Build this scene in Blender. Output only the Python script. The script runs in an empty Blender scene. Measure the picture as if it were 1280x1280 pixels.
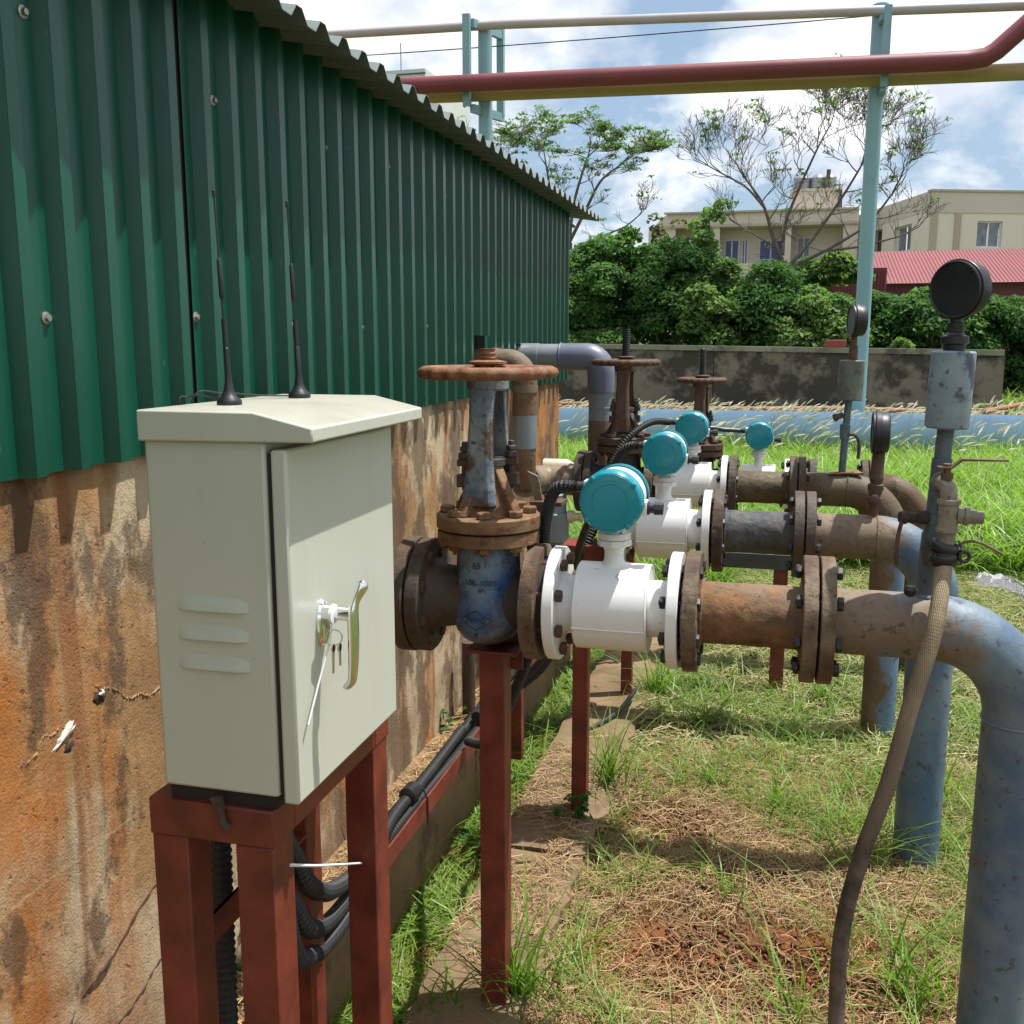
import bpy, math, random
import numpy as np
from mathutils import Vector, Matrix, Euler

random.seed(7)
RNG = np.random.default_rng(11)
SC = bpy.context.scene
COL = SC.collection
R = math.radians

# ---------------------------------------------------------------- camera
YAW, PITCH = 0.25413, 0.16967
cam_d = bpy.data.cameras.new('camera')
cam_d.sensor_width = 36.0
cam_d.lens = 1255.3 / 1280.0 * 36.0
cam_d.clip_start = 0.05
cam_d.clip_end = 2000.0
cam = bpy.data.objects.new('camera', cam_d)
COL.objects.link(cam)
cam.location = (0, 0, 1.36)
fw = Vector((-math.sin(YAW) * math.cos(PITCH), math.cos(YAW) * math.cos(PITCH), -math.sin(PITCH)))
cam.rotation_euler = fw.to_track_quat('-Z', 'Y').to_euler()
SC.camera = cam

# ---------------------------------------------------------------- sun and sky
SUN = Vector((1.2, 0.6, 4.0)).normalized()
sun_d = bpy.data.lights.new('sun', 'SUN')
sun_d.energy = 5.0
sun_d.angle = R(0.53)
sun_d.color = (1.0, 0.965, 0.91)
sun = bpy.data.objects.new('sun', sun_d)
COL.objects.link(sun)
sun.rotation_euler = SUN.to_track_quat('Z', 'Y').to_euler()
sun.location = (4, 2, 16)

world = bpy.data.worlds.new('World')
SC.world = world
world.use_nodes = True
wt = world.node_tree
wn, wl = wt.nodes, wt.links
for n in list(wn):
    wn.remove(n)
w_out = wn.new('ShaderNodeOutputWorld')
w_bg = wn.new('ShaderNodeBackground')
w_bg.inputs['Strength'].default_value = 0.075
w_sky = wn.new('ShaderNodeTexSky')
w_sky.sky_type = 'NISHITA'
w_sky.sun_disc = False
w_sky.sun_elevation = math.asin(SUN.z)
w_sky.sun_rotation = math.atan2(SUN.x, SUN.y)
w_sky.air_density = 1.0
w_sky.dust_density = 1.6
w_sky.ozone_density = 1.0
w_tc = wn.new('ShaderNodeTexCoord')
w_sep = wn.new('ShaderNodeSeparateXYZ')
wl.new(w_tc.outputs['Generated'], w_sep.inputs[0])
w_add = wn.new('ShaderNodeMath'); w_add.operation = 'ADD'; w_add.inputs[1].default_value = 0.50
wl.new(w_sep.outputs['Z'], w_add.inputs[0])
w_div = wn.new('ShaderNodeVectorMath'); w_div.operation = 'DIVIDE'
w_comb = wn.new('ShaderNodeCombineXYZ')
wl.new(w_tc.outputs['Generated'], w_div.inputs[0])
for k in range(3):
    wl.new(w_add.outputs[0], w_comb.inputs[k])
wl.new(w_comb.outputs[0], w_div.inputs[1])
w_map = wn.new('ShaderNodeMapping')
w_map.inputs['Location'].default_value = (3.1, 0.4, 0.0)
w_map.inputs['Scale'].default_value = (1.0, 1.0, 0.9)
wl.new(w_div.outputs[0], w_map.inputs['Vector'])
w_n1 = wn.new('ShaderNodeTexNoise')
w_n1.inputs['Scale'].default_value = 3.0
w_n1.inputs['Detail'].default_value = 12
w_n1.inputs['Roughness'].default_value = 0.56
w_n1.inputs['Distortion'].default_value = 0.25
wl.new(w_map.outputs[0], w_n1.inputs['Vector'])
w_r1 = wn.new('ShaderNodeValToRGB')
w_r1.color_ramp.elements[0].position = 0.42
w_r1.color_ramp.elements[1].position = 0.52
wl.new(w_n1.outputs['Fac'], w_r1.inputs['Fac'])
w_n2 = wn.new('ShaderNodeTexNoise')
w_n2.inputs['Scale'].default_value = 5.0
w_n2.inputs['Detail'].default_value = 6
w_n2.inputs['Roughness'].default_value = 0.5
wl.new(w_map.outputs[0], w_n2.inputs['Vector'])
w_r2 = wn.new('ShaderNodeValToRGB')
w_r2.color_ramp.elements[0].position = 0.40
w_r2.color_ramp.elements[0].color = (7.0, 7.6, 8.5, 1)
w_r2.color_ramp.elements[1].position = 0.53
w_r2.color_ramp.elements[1].color = (11.0, 11.1, 11.3, 1)
wl.new(w_n2.outputs['Fac'], w_r2.inputs['Fac'])
w_mix = wn.new('ShaderNodeMix'); w_mix.data_type = 'RGBA'
wl.new(w_r1.outputs[0], w_mix.inputs[0])
w_hz = wn.new('ShaderNodeMix'); w_hz.data_type = 'RGBA'     # thin high veil over the blue
w_hz.inputs[0].default_value = 0.5
w_hz.inputs[7].default_value = (4.4, 6.2, 8.2, 1)
wl.new(w_sky.outputs[0], w_hz.inputs[6])
wl.new(w_hz.outputs[2], w_mix.inputs[6])
wl.new(w_r2.outputs[0], w_mix.inputs[7])
wl.new(w_mix.outputs[2], w_bg.inputs['Color'])
wl.new(w_bg.outputs[0], w_out.inputs['Surface'])

SC.render.engine = 'CYCLES'
SC.view_settings.view_transform = 'Standard'
SC.view_settings.look = 'None'
SC.view_settings.exposure = 0.62
SC.view_settings.gamma = 1.0
SC.view_settings.use_curve_mapping = False
SC.cycles.max_bounces = 6
SC.cycles.transparent_max_bounces = 6

# ---------------------------------------------------------------- material helpers
class NT:
    def __init__(s, name):
        s.m = bpy.data.materials.new(name)
        s.m.use_nodes = True
        s.t = s.m.node_tree
        s.b = s.t.nodes['Principled BSDF']
        g = s.t.nodes.new('ShaderNodeNewGeometry')
        s.pos = g.outputs['Position']
        s.nrm = g.outputs['Normal']
    def n(s, typ, **kw):
        x = s.t.nodes.new(typ)
        for k, v in kw.items():
            setattr(x, k, v)
        return x
    def put(s, sock, v):
        if hasattr(v, 'is_output'):
            s.t.links.new(v, sock)
        elif isinstance(v, (tuple, list)) and len(v) == 3 and sock.type == 'RGBA':
            sock.default_value = (*v, 1)
        else:
            sock.default_value = v
    def noise(s, scale, detail=5, rough=0.55, stretch=(1, 1, 1), off=(0, 0, 0), dist=0.0, vec=None):
        mp = s.n('ShaderNodeMapping')
        mp.inputs['Scale'].default_value = stretch
        mp.inputs['Location'].default_value = off
        s.put(mp.inputs['Vector'], vec or s.pos)
        x = s.n('ShaderNodeTexNoise')
        x.inputs['Scale'].default_value = scale
        x.inputs['Detail'].default_value = detail
        x.inputs['Roughness'].default_value = rough
        x.inputs['Distortion'].default_value = dist
        s.put(x.inputs['Vector'], mp.outputs[0])
        return x.outputs['Fac']
    def vor(s, scale, stretch=(1, 1, 1), feature='F1'):
        mp = s.n('ShaderNodeMapping')
        mp.inputs['Scale'].default_value = stretch
        s.put(mp.inputs['Vector'], s.pos)
        x = s.n('ShaderNodeTexVoronoi', feature=feature)
        x.inputs['Scale'].default_value = scale
        s.put(x.inputs['Vector'], mp.outputs[0])
        return x.outputs['Distance']
    def ramp(s, f, *stops):
        x = s.n('ShaderNodeValToRGB')
        e = x.color_ramp.elements
        while len(e) < len(stops):
            e.new(0.5)
        for el, (p, c) in zip(e, stops):
            el.position = p
            el.color = (c, c, c, 1) if not isinstance(c, tuple) else (*c, 1)
        s.put(x.inputs[0], f)
        return x.outputs[0]
    def mix(s, f, a, b, mode='MIX'):
        x = s.n('ShaderNodeMix', data_type='RGBA', blend_type=mode)
        s.put(x.inputs[0], f); s.put(x.inputs[6], a); s.put(x.inputs[7], b)
        return x.outputs[2]
    def math(s, op, a, b=0.0, clamp=False):
        x = s.n('ShaderNodeMath', operation=op, use_clamp=clamp)
        s.put(x.inputs[0], a); s.put(x.inputs[1], b)
        return x.outputs[0]
    def xyz(s):
        x = s.n('ShaderNodeSeparateXYZ')
        s.put(x.inputs[0], s.pos)
        return x.outputs
    def bump(s, h, strength=0.3, dist=0.01, prev=None):
        x = s.n('ShaderNodeBump')
        x.inputs['Strength'].default_value = strength
        x.inputs['Distance'].default_value = dist
        s.put(x.inputs['Height'], h)
        if prev is not None:
            s.put(x.inputs['Normal'], prev)
        return x.outputs[0]
    def done(s, col, rough=0.6, metal=0.0, normal=None, spec=0.5, coat=0.0):
        s.put(s.b.inputs['Base Color'], col)
        s.put(s.b.inputs['Roughness'], rough)
        s.put(s.b.inputs['Metallic'], metal)
        s.put(s.b.inputs['Specular IOR Level'], spec)
        if coat:
            s.b.inputs['Coat Weight'].default_value = coat
            s.b.inputs['Coat Roughness'].default_value = 0.15
        if normal is not None:
            s.put(s.b.inputs['Normal'], normal)
        return s.m

def plain(name, col, rough=0.6, metal=0.0, var=0.15, scale=9.0, bump=0.1, spec=0.5, coat=0.0, bdist=0.002):
    t = NT(name)
    f = t.noise(scale, 6)
    c = t.mix(t.ramp(f, (0.3, 0.0), (0.7, 1.0)), tuple(x * (1 - var) for x in col), tuple(min(1, x * (1 + var)) for x in col))
    d = t.noise(scale * 9, 3)
    r = t.math('ADD', t.math('MULTIPLY', f, 0.25), rough - 0.12)
    return t.done(c, r, metal, t.bump(d, bump, bdist), spec, coat)

def rusty(name, paint, rust_a, rust_b, lo=0.42, hi=0.58, scale=9.0, rough=0.8, bump=0.5, fine=70.0, off=(0, 0, 0), paint2=None, bdist=0.003, xgrad=None):
    """worn paint over two-tone rust"""
    t = NT(name)
    m = t.noise(scale, 9, 0.62, off=off)
    if xgrad:                                   # paint keeps better beyond x = xgrad[1]
        X = t.xyz()[0]
        g = t.math('DIVIDE', t.math('SUBTRACT', X, xgrad[0]), xgrad[1] - xgrad[0], True)
        m = t.math('ADD', m, t.math('MULTIPLY', t.math('SUBTRACT', 0.5, g), xgrad[2]))
    mask = t.ramp(m, (lo, 0.0), (hi, 1.0))
    ra = t.noise(scale * 2.3, 7, 0.65, off=(4, 2, 7))
    rust = t.mix(t.ramp(ra, (0.33, 0.0), (0.66, 1.0)), rust_a, rust_b)
    sp = t.noise(fine, 4, 0.7)
    rust = t.mix(t.math('MULTIPLY', t.ramp(sp, (0.5, 0.0), (0.75, 1.0)), 0.6), rust, tuple(x * 0.45 for x in rust_a))
    p2 = paint2 or tuple(x * 0.7 for x in paint)
    pn = t.noise(scale * 1.4, 6, 0.6, off=(9, 1, 3))
    pc = t.mix(t.ramp(pn, (0.38, 0.0), (0.62, 1.0)), paint, p2)
    col = t.mix(mask, pc, rust)
    chip = t.noise(scale * 5.5, 4, 0.6, off=(1, 8, 2))
    col = t.mix(t.math('MULTIPLY', t.ramp(chip, (0.61, 0.0), (0.65, 1.0)), 0.75), col, tuple(x * 0.4 for x in rust_a))
    grime = t.noise(scale * 0.6, 5, 0.6, off=(6, 6, 1), stretch=(1, 1, 0.4))
    col = t.mix(t.math('MULTIPLY', t.ramp(grime, (0.45, 0.0), (0.7, 1.0)), 0.35), col, (0.07, 0.055, 0.042))
    b1 = t.bump(t.math('ADD', t.noise(fine, 6, 0.7), t.math('MULTIPLY', m, 1.5)), bump, bdist)
    rr = t.math('ADD', t.math('MULTIPLY', mask, 0.25), rough - 0.22)
    return t.done(col, rr, 0.0, b1, 0.35)

TEAL = (0.0, 0.235, 0.30)
M = {}
M['oxide'] = plain('red oxide paint', (0.135, 0.023, 0.012), 0.5, var=0.4, scale=17, bump=0.3)
M['cabinet'] = plain('grey powder coat', (0.475, 0.495, 0.42), 0.38, var=0.035, scale=5, bump=0.09, bdist=0.0006)
def m_cab():
    t = NT('grey powder coat')
    c = t.mix(t.ramp(t.noise(5, 6), (0.3, 0.0), (0.7, 1.0)), (0.455, 0.475, 0.40), (0.49, 0.505, 0.43))
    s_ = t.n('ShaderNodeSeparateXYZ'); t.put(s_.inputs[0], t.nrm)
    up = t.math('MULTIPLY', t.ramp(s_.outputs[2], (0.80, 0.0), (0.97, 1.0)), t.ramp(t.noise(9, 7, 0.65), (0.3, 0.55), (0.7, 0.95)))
    c = t.mix(up, c, (0.33, 0.315, 0.255))                      # lid dust, its top also darkened in colour to offset strong sunlight
    st = t.noise(6, 7, 0.62, stretch=(2.4, 2.4, 0.25), off=(3, 1, 0))
    c = t.mix(t.math('MULTIPLY', t.ramp(st, (0.55, 0.0), (0.75, 1.0)), 0.16), c, (0.22, 0.20, 0.15))
    sp = t.noise(55, 2, 0.5)
    c = t.mix(t.math('MULTIPLY', t.ramp(sp, (0.75, 0.0), (0.79, 1.0)), 0.5), c, (0.20, 0.17, 0.13))
    return t.done(c, t.ramp(t.noise(8, 5), (0.3, 0.30), (0.7, 0.42)), 0.0, t.bump(t.math('ADD', t.noise(420, 2), t.math('MULTIPLY', t.noise(5, 2), 1.5)), 0.10, 0.0012), 0.5)
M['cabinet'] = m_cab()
M['chrome'] = plain('chrome', (0.82, 0.83, 0.84), 0.09, 1.0, var=0.03, bump=0.0)
M['nickel'] = plain('nickel key', (0.62, 0.58, 0.5), 0.32, 1.0, var=0.1, bump=0.05)
M['black_rubber'] = plain('black rubber', (0.012, 0.012, 0.013), 0.42, var=0.4, scale=30, bump=0.15)
M['black_gloss'] = plain('black plastic', (0.009, 0.010, 0.013), 0.45, var=0.3, scale=20, bump=0.05)
M['conduit'] = plain('corrugated black conduit', (0.011, 0.012, 0.013), 0.6, var=0.4, scale=20, bump=0.1)
def m_white():
    t = NT('white enamel')
    c = t.mix(t.noise(10, 6), (0.66, 0.665, 0.65), (0.72, 0.725, 0.71))
    g = t.noise(7, 8, 0.66, stretch=(1, 1, 0.5), off=(1, 5, 2))
    c = t.mix(t.math('MULTIPLY', t.ramp(g, (0.52, 0.0), (0.72, 1.0)), 0.30), c, (0.36, 0.29, 0.20))
    sp = t.noise(70, 3, 0.5)
    c = t.mix(t.math('MULTIPLY', t.ramp(sp, (0.70, 0.0), (0.74, 1.0)), 0.5), c, (0.30, 0.19, 0.11))
    return t.done(c, 0.38, 0.0, t.bump(t.noise(60, 4), 0.15, 0.0015), 0.5, 0.15)
M['white_paint'] = m_white()
M['teal'] = plain('teal enamel', TEAL, 0.3, var=0.06, scale=16, bump=0.08, coat=0.35, bdist=0.001)
M['white_tie'] = plain('white nylon', (0.72, 0.74, 0.76), 0.4, var=0.03)
M['red_tag'] = plain('red plastic', (0.55, 0.02, 0.02), 0.4, var=0.05)
M['bolt_dark'] = plain('dark bolt steel', (0.035, 0.034, 0.036), 0.45, 0.6, var=0.4, scale=60, bump=0.3)
M['bolt_rust'] = rusty('rusted bolt', (0.07, 0.045, 0.035), (0.13, 0.05, 0.025), (0.05, 0.025, 0.018), scale=40, bump=0.5)
M['gasket'] = plain('black gasket', (0.015, 0.013, 0.012), 0.8)
M['flange_rust'] = rusty('rusted flange', (0.20, 0.145, 0.09), (0.115, 0.060, 0.032), (0.055, 0.035, 0.026), lo=0.40, hi=0.60, scale=11, bump=0.8, bdist=0.004)
M['flange_dark'] = rusty('dark rusted flange', (0.07, 0.058, 0.044), (0.115, 0.055, 0.027), (0.032, 0.024, 0.02), scale=13, bump=0.8)
M['wheel_rust'] = rusty('rusted handwheel', (0.25, 0.12, 0.065), (0.32, 0.13, 0.05), (0.085, 0.036, 0.02), scale=22, bump=0.9)
M['wheel_dark'] = rusty('brown handwheel', (0.10, 0.055, 0.038), (0.15, 0.065, 0.035), (0.04, 0.025, 0.02), scale=22, bump=0.8)
M['bonnet'] = rusty('rusted bonnet', (0.24, 0.14, 0.07), (0.26, 0.115, 0.045), (0.07, 0.035, 0.022), scale=17, bump=0.9, bdist=0.004)
M['yoke'] = rusty('yoke worn grey blue', (0.23, 0.26, 0.275), (0.055, 0.036, 0.026), (0.12, 0.065, 0.038), lo=0.52, hi=0.60, scale=15, paint2=(0.06, 0.10, 0.15), bump=0.7)
M['yoke_dark'] = rusty('yoke brown', (0.11, 0.065, 0.045), (0.13, 0.055, 0.03), (0.04, 0.026, 0.022), scale=20, bump=0.7)
M['valve_blue'] = rusty('valve blue paint', (0.145, 0.205, 0.265), (0.03, 0.028, 0.03), (0.14, 0.10, 0.07), lo=0.53, hi=0.60, scale=9, paint2=(0.025, 0.07, 0.20), rough=0.62, bump=0.5, off=(2.2, 0, 1.3))
M['valve_letters'] = plain('cast letters blue', (0.022, 0.038, 0.06), 0.7, var=0.3, scale=60)
M['valve_dark'] = rusty('valve dark', (0.03, 0.042, 0.055), (0.035, 0.028, 0.024), (0.07, 0.04, 0.025), scale=11, bump=0.6)
M['pipe_brown'] = rusty('brown spool', (0.185, 0.125, 0.075), (0.235, 0.115, 0.045), (0.075, 0.052, 0.034), lo=0.36, hi=0.62, scale=8, paint2=(0.12, 0.11, 0.085), bump=0.9, bdist=0.005, fine=45)
M['pipe_charcoal'] = rusty('charcoal spool', (0.058, 0.062, 0.064), (0.11, 0.08, 0.055), (0.15, 0.15, 0.145), lo=0.50, hi=0.68, scale=10, paint2=(0.035, 0.042, 0.052), bump=0.8)
M['pipe_moss'] = rusty('mossy brown spool', (0.105, 0.08, 0.042), (0.13, 0.065, 0.032), (0.06, 0.042, 0.026), scale=9, bump=0.7)
M['riser_one'] = rusty('worn blue riser', (0.15, 0.205, 0.24), (0.17, 0.115, 0.075), (0.19, 0.145, 0.10), lo=0.46, hi=0.58, scale=6.5, paint2=(0.06, 0.115, 0.19), rough=0.66, bump=0.4, xgrad=(0.14, 0.46, 0.52), off=(0, 0, 1))
M['riser_two'] = rusty('worn riser brown bend', (0.13, 0.18, 0.215), (0.145, 0.095, 0.062), (0.20, 0.155, 0.105), lo=0.46, hi=0.58, scale=6, paint2=(0.06, 0.11, 0.18), rough=0.66, bump=0.4, xgrad=(0.18, 0.48, 0.6), off=(3, 0, 2))
M['riser_three'] = rusty('brown riser blue foot', (0.12, 0.19, 0.28), (0.115, 0.065, 0.04), (0.16, 0.115, 0.07), lo=0.44, hi=0.50, scale=6, rough=0.7, bump=0.5, xgrad=(0.30, 0.52, 0.75))
M['blue_stand'] = rusty('blue grey stand', (0.10, 0.135, 0.155), (0.06, 0.045, 0.04), (0.15, 0.11, 0.08), lo=0.60, hi=0.70, scale=14, paint2=(0.07, 0.10, 0.12), rough=0.6, bump=0.3)
M['can_blue'] = rusty('blue grey can', (0.225, 0.285, 0.31), (0.035, 0.07, 0.16), (0.10, 0.09, 0.08), lo=0.60, hi=0.66, scale=13, paint2=(0.17, 0.225, 0.265), rough=0.6, bump=0.25, off=(0.3, 0, 0.2))
M['can_green'] = rusty('green grey can', (0.14, 0.165, 0.14), (0.09, 0.10, 0.085), (0.10, 0.085, 0.06), scale=14, rough=0.7, bump=0.25)
M['fitting'] = rusty('galvanised fitting', (0.26, 0.225, 0.175), (0.17, 0.12, 0.08), (0.12, 0.10, 0.08), lo=0.5, hi=0.7, scale=22, rough=0.55, bump=0.3)
M['brass_rust'] = rusty('rusty lever', (0.16, 0.10, 0.055), (0.12, 0.06, 0.03), (0.08, 0.05, 0.03), scale=20, bump=0.4)
M['tan_pipe'] = rusty('tan painted pipe', (0.24, 0.185, 0.125), (0.17, 0.12, 0.08), (0.13, 0.09, 0.06), lo=0.5, hi=0.7, scale=10, rough=0.6, bump=0.2)
M['cream'] = plain('cream cap', (0.5, 0.44, 0.34), 0.35, var=0.1)
M['pvc'] = plain('grey pvc', (0.175, 0.20, 0.22), 0.38, var=0.12, scale=9, bump=0.05)
M['pvc_violet'] = plain('violet grey pvc', (0.115, 0.13, 0.18), 0.4, var=0.1, bump=0.05)
M['blue_main'] = plain('light blue main', (0.25, 0.41, 0.54), 0.5, var=0.15, scale=3, bump=0.1)
M['rack_paint'] = plain('pale blue rack paint', (0.18, 0.315, 0.355), 0.45, var=0.08, scale=3, bump=0.05)
M['rack_red'] = plain('red pipe paint', (0.15, 0.022, 0.028), 0.5, var=0.12, scale=2, bump=0.05)
M['rack_yellow'] = plain('ochre pipe paint', (0.30, 0.205, 0.075), 0.5, var=0.1, scale=2)
M['rack_white'] = plain('off white pipe paint', (0.36, 0.33, 0.325), 0.5, var=0.1, scale=2)
M['thin_red'] = plain('faded red pipe', (0.30, 0.10, 0.075), 0.6, var=0.2, scale=3)
M['screw'] = plain('zinc screw', (0.4, 0.37, 0.32), 0.4, 0.8, var=0.3, scale=80)
M['dark'] = plain('dark interior', (0.012, 0.012, 0.011), 0.9)
M['steel_grey'] = plain('grey steel beam', (0.06, 0.06, 0.062), 0.5, 0.2, var=0.3)

def m_sheet():
    t = NT('green coated sheet')
    f = t.noise(3.0, 6, 0.6, stretch=(1, 1, 0.35))
    c = t.mix(t.ramp(f, (0.3, 0.0), (0.7, 1.0)), (0.002, 0.056, 0.034), (0.004, 0.076, 0.045))
    sc = t.noise(120, 2, 0.5, stretch=(1, 1, 0.2))
    c = t.mix(t.math('MULTIPLY', t.ramp(sc, (0.74, 0.0), (0.80, 1.0)), 0.3), c, (0.30, 0.35, 0.30))
    b = t.bump(t.noise(14, 4), 0.12, 0.004)
    r = t.ramp(t.noise(6, 6, 0.6), (0.3, 0.26), (0.7, 0.38))
    return t.done(c, r, 0.0, b, 0.36, 0.07)
M['sheet'] = m_sheet()
M['roof'] = plain('grey green roof sheet', (0.13, 0.16, 0.155), 0.5, var=0.1, scale=4)

def m_wall():
    t = NT('rust stained concrete')
    X, Y, Z = t.xyz()
    big = t.noise(2.1, 8, 0.6, off=(0, 3.1, 1))
    c = t.mix(t.ramp(big, (0.34, 0.0), (0.64, 1.0)), (0.40, 0.25, 0.115), (0.22, 0.115, 0.052))
    # pale lime film
    pale = t.noise(3.6, 8, 0.62, stretch=(1, 1, 0.7), off=(0, 8, 2))
    low = t.math('SUBTRACT', 0.78, Z, True)
    pm = t.math('ADD', pale, t.math('MULTIPLY', low, 0.25))
    c = t.mix(t.math('MULTIPLY', t.ramp(pm, (0.50, 0.0), (0.60, 1.0)), 0.85), c, (0.50, 0.41, 0.27))
    # orange rust runs, drawn out downwards
    run = t.noise(3.2, 6, 0.6, stretch=(1, 1.7, 0.16), off=(0, 0.37, 0))
    brk = t.noise(7, 7, 0.65, off=(2, 0, 5))
    rm = t.math('MULTIPLY', t.ramp(run, (0.50, 0.0), (0.60, 1.0)), t.ramp(brk, (0.30, 0.25), (0.56, 1.0)))
    c = t.mix(t.math('MULTIPLY', rm, 0.92), c, (0.40, 0.14, 0.028))
    run2 = t.noise(5.0, 5, 0.6, stretch=(1, 2.4, 0.13), off=(0, 5.4, 3))
    c = t.mix(t.math('MULTIPLY', t.ramp(run2, (0.58, 0.0), (0.66, 1.0)), 0.6), c, (0.22, 0.075, 0.03))
    # black-brown damp grime
    gr = t.noise(4.5, 9, 0.68, stretch=(1, 1.3, 0.8), off=(1, 1.9, 6))
    far = t.math('MULTIPLY', t.math('SUBTRACT', Y, 1.55, True), 0.05)
    gm = t.ramp(t.math('ADD', gr, far), (0.52, 0.0), (0.575, 1.0))
    c = t.mix(t.math('MULTIPLY', gm, 0.72), c, (0.075, 0.05, 0.034))
    gv = t.noise(6.5, 8, 0.66, stretch=(1, 1.6, 0.22), off=(4, 6.6, 2))
    c = t.mix(t.math('MULTIPLY', t.ramp(gv, (0.55, 0.0), (0.70, 1.0)), 0.5), c, (0.10, 0.06, 0.04))
    foot = t.math('MULTIPLY', t.math('SUBTRACT', 0.42, Z, True), 3.0, True)
    fm = t.math('MULTIPLY', foot, t.ramp(t.noise(3.3, 8, 0.6, off=(3, 3, 3)), (0.40, 0.0), (0.55, 1.0)))
    c = t.mix(t.math('MULTIPLY', fm, 0.8), c, (0.16, 0.085, 0.05))
    # pale pour joint
    jn = t.math('ABSOLUTE', t.math('SUBTRACT', t.math('ADD', Z, t.math('MULTIPLY', t.math('SUBTRACT', t.noise(9, 4), 0.5), 0.008)), 0.579))
    jm = t.math('MULTIPLY', t.ramp(jn, (0.0012, 1.0), (0.0035, 0.0)), t.ramp(t.noise(14, 5, off=(3, 0, 0)), (0.35, 0.3), (0.5, 1.0)))
    c = t.mix(t.math('MULTIPLY', jm, 0.75), c, (0.52, 0.37, 0.20))
    # pits
    pit = t.noise(75, 3, 0.5)
    c = t.mix(t.math('MULTIPLY', t.ramp(pit, (0.66, 0.0), (0.72, 1.0)), 0.6), c, (0.10, 0.055, 0.03))
    sp = t.noise(160, 4, 0.7)
    c = t.mix(0.35, c, t.mix(sp, (0.1, 0.1, 0.1), (0.85, 0.85, 0.85)), 'OVERLAY')
    hh = t.math('ADD', t.math('MULTIPLY', t.noise(240, 3, 0.5), 0.55), t.math('MULTIPLY', t.noise(22, 8, 0.62), 1.6))
    hh = t.math('SUBTRACT', hh, t.math('MULTIPLY', t.ramp(pit, (0.65, 0.0), (0.72, 1.0)), 0.7))
    b = t.bump(hh, 0.55, 0.004)
    return t.done(c, 0.88, 0.0, b, 0.25)
M['wall'] = m_wall()

def m_concrete(name, a, b, dark, lo=0.5, hi=0.62, scale=1.6, moss=None):
    t = NT(name)
    c = t.mix(t.ramp(t.noise(scale, 8, 0.6), (0.32, 0.0), (0.66, 1.0)), a, b)
    c = t.mix(t.math('MULTIPLY', t.ramp(t.noise(scale * 1.9, 9, 0.66, off=(5, 5, 5)), (lo, 0.0), (hi, 1.0)), 0.85), c, dark)
    if moss:
        c = t.mix(t.math('MULTIPLY', t.ramp(t.noise(scale * 3, 8, 0.66, off=(7, 2, 5)), (0.52, 0.0), (0.66, 1.0)), 0.6), c, moss)
    sp = t.noise(scale * 70, 4, 0.7)
    c = t.mix(0.3, c, t.mix(sp, (0.15, 0.15, 0.15), (0.85, 0.85, 0.85)), 'OVERLAY')
    return t.done(c, 0.9, 0.0, t.bump(t.noise(scale * 30, 7, 0.7), 0.6, 0.01), 0.2)
M['slab'] = m_concrete('earth stained footing', (0.23, 0.16, 0.095), (0.16, 0.105, 0.06), (0.12, 0.08, 0.05), scale=4, moss=(0.13, 0.12, 0.05))
M['curb'] = m_concrete('brown kerb concrete', (0.27, 0.17, 0.085), (0.17, 0.105, 0.055), (0.10, 0.065, 0.04), scale=3.4, moss=(0.15, 0.13, 0.05))
M['tank'] = m_concrete('blackened tank concrete', (0.22, 0.195, 0.155), (0.15, 0.13, 0.105), (0.035, 0.032, 0.03), lo=0.44, hi=0.53, scale=0.75)
M['tank_cap'] = m_concrete('tank coping', (0.26, 0.26, 0.20), (0.18, 0.18, 0.13), (0.07, 0.07, 0.055), scale=1.2)
M['bld'] = m_concrete('beige render', (0.58, 0.515, 0.44), (0.53, 0.465, 0.40), (0.42, 0.36, 0.28), lo=0.62, hi=0.8, scale=0.2)
M['bld_pale'] = m_concrete('cream render panel', (0.70, 0.63, 0.54), (0.66, 0.59, 0.50), (0.55, 0.49, 0.40), lo=0.62, hi=0.8, scale=0.2)
M['bld_band'] = m_concrete('taupe render', (0.45, 0.38, 0.30), (0.41, 0.34, 0.27), (0.34, 0.29, 0.22), lo=0.6, hi=0.8, scale=0.2)
M['bld_grey'] = m_concrete('far pale block', (0.55, 0.57, 0.55), (0.48, 0.50, 0.49), (0.40, 0.42, 0.42), lo=0.6, hi=0.8, scale=0.1)
M['glass_blue'] = plain('curtained blue glass', (0.03, 0.055, 0.22), 0.2, var=0.4, scale=2)
M['glass_grey'] = plain('curtained grey glass', (0.16, 0.18, 0.22), 0.2, var=0.4, scale=4)
M['frame_white'] = plain('white window frame', (0.7, 0.7, 0.7), 0.5)
M['shade_panel'] = plain('balcony mesh', (0.07, 0.07, 0.065), 0.7)
M['roof_red'] = plain('weathered red roof sheet', (0.20, 0.048, 0.052), 0.65, var=0.1, scale=1.0)
M['maroon'] = plain('maroon sheet', (0.13, 0.02, 0.028), 0.5, var=0.15)
M['tank_steel'] = plain('stainless roof tank', (0.25, 0.26, 0.28), 0.35, 0.6, var=0.3)
M['redbox'] = plain('red brick block', (0.22, 0.045, 0.03), 0.7)
M['bark'] = plain('grey bark', (0.115, 0.095, 0.08), 0.85, var=0.3, scale=6, bump=0.5, bdist=0.02)
M['bag'] = plain('clear plastic bag', (0.72, 0.75, 0.77), 0.2, var=0.1, coat=0.5)

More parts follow.
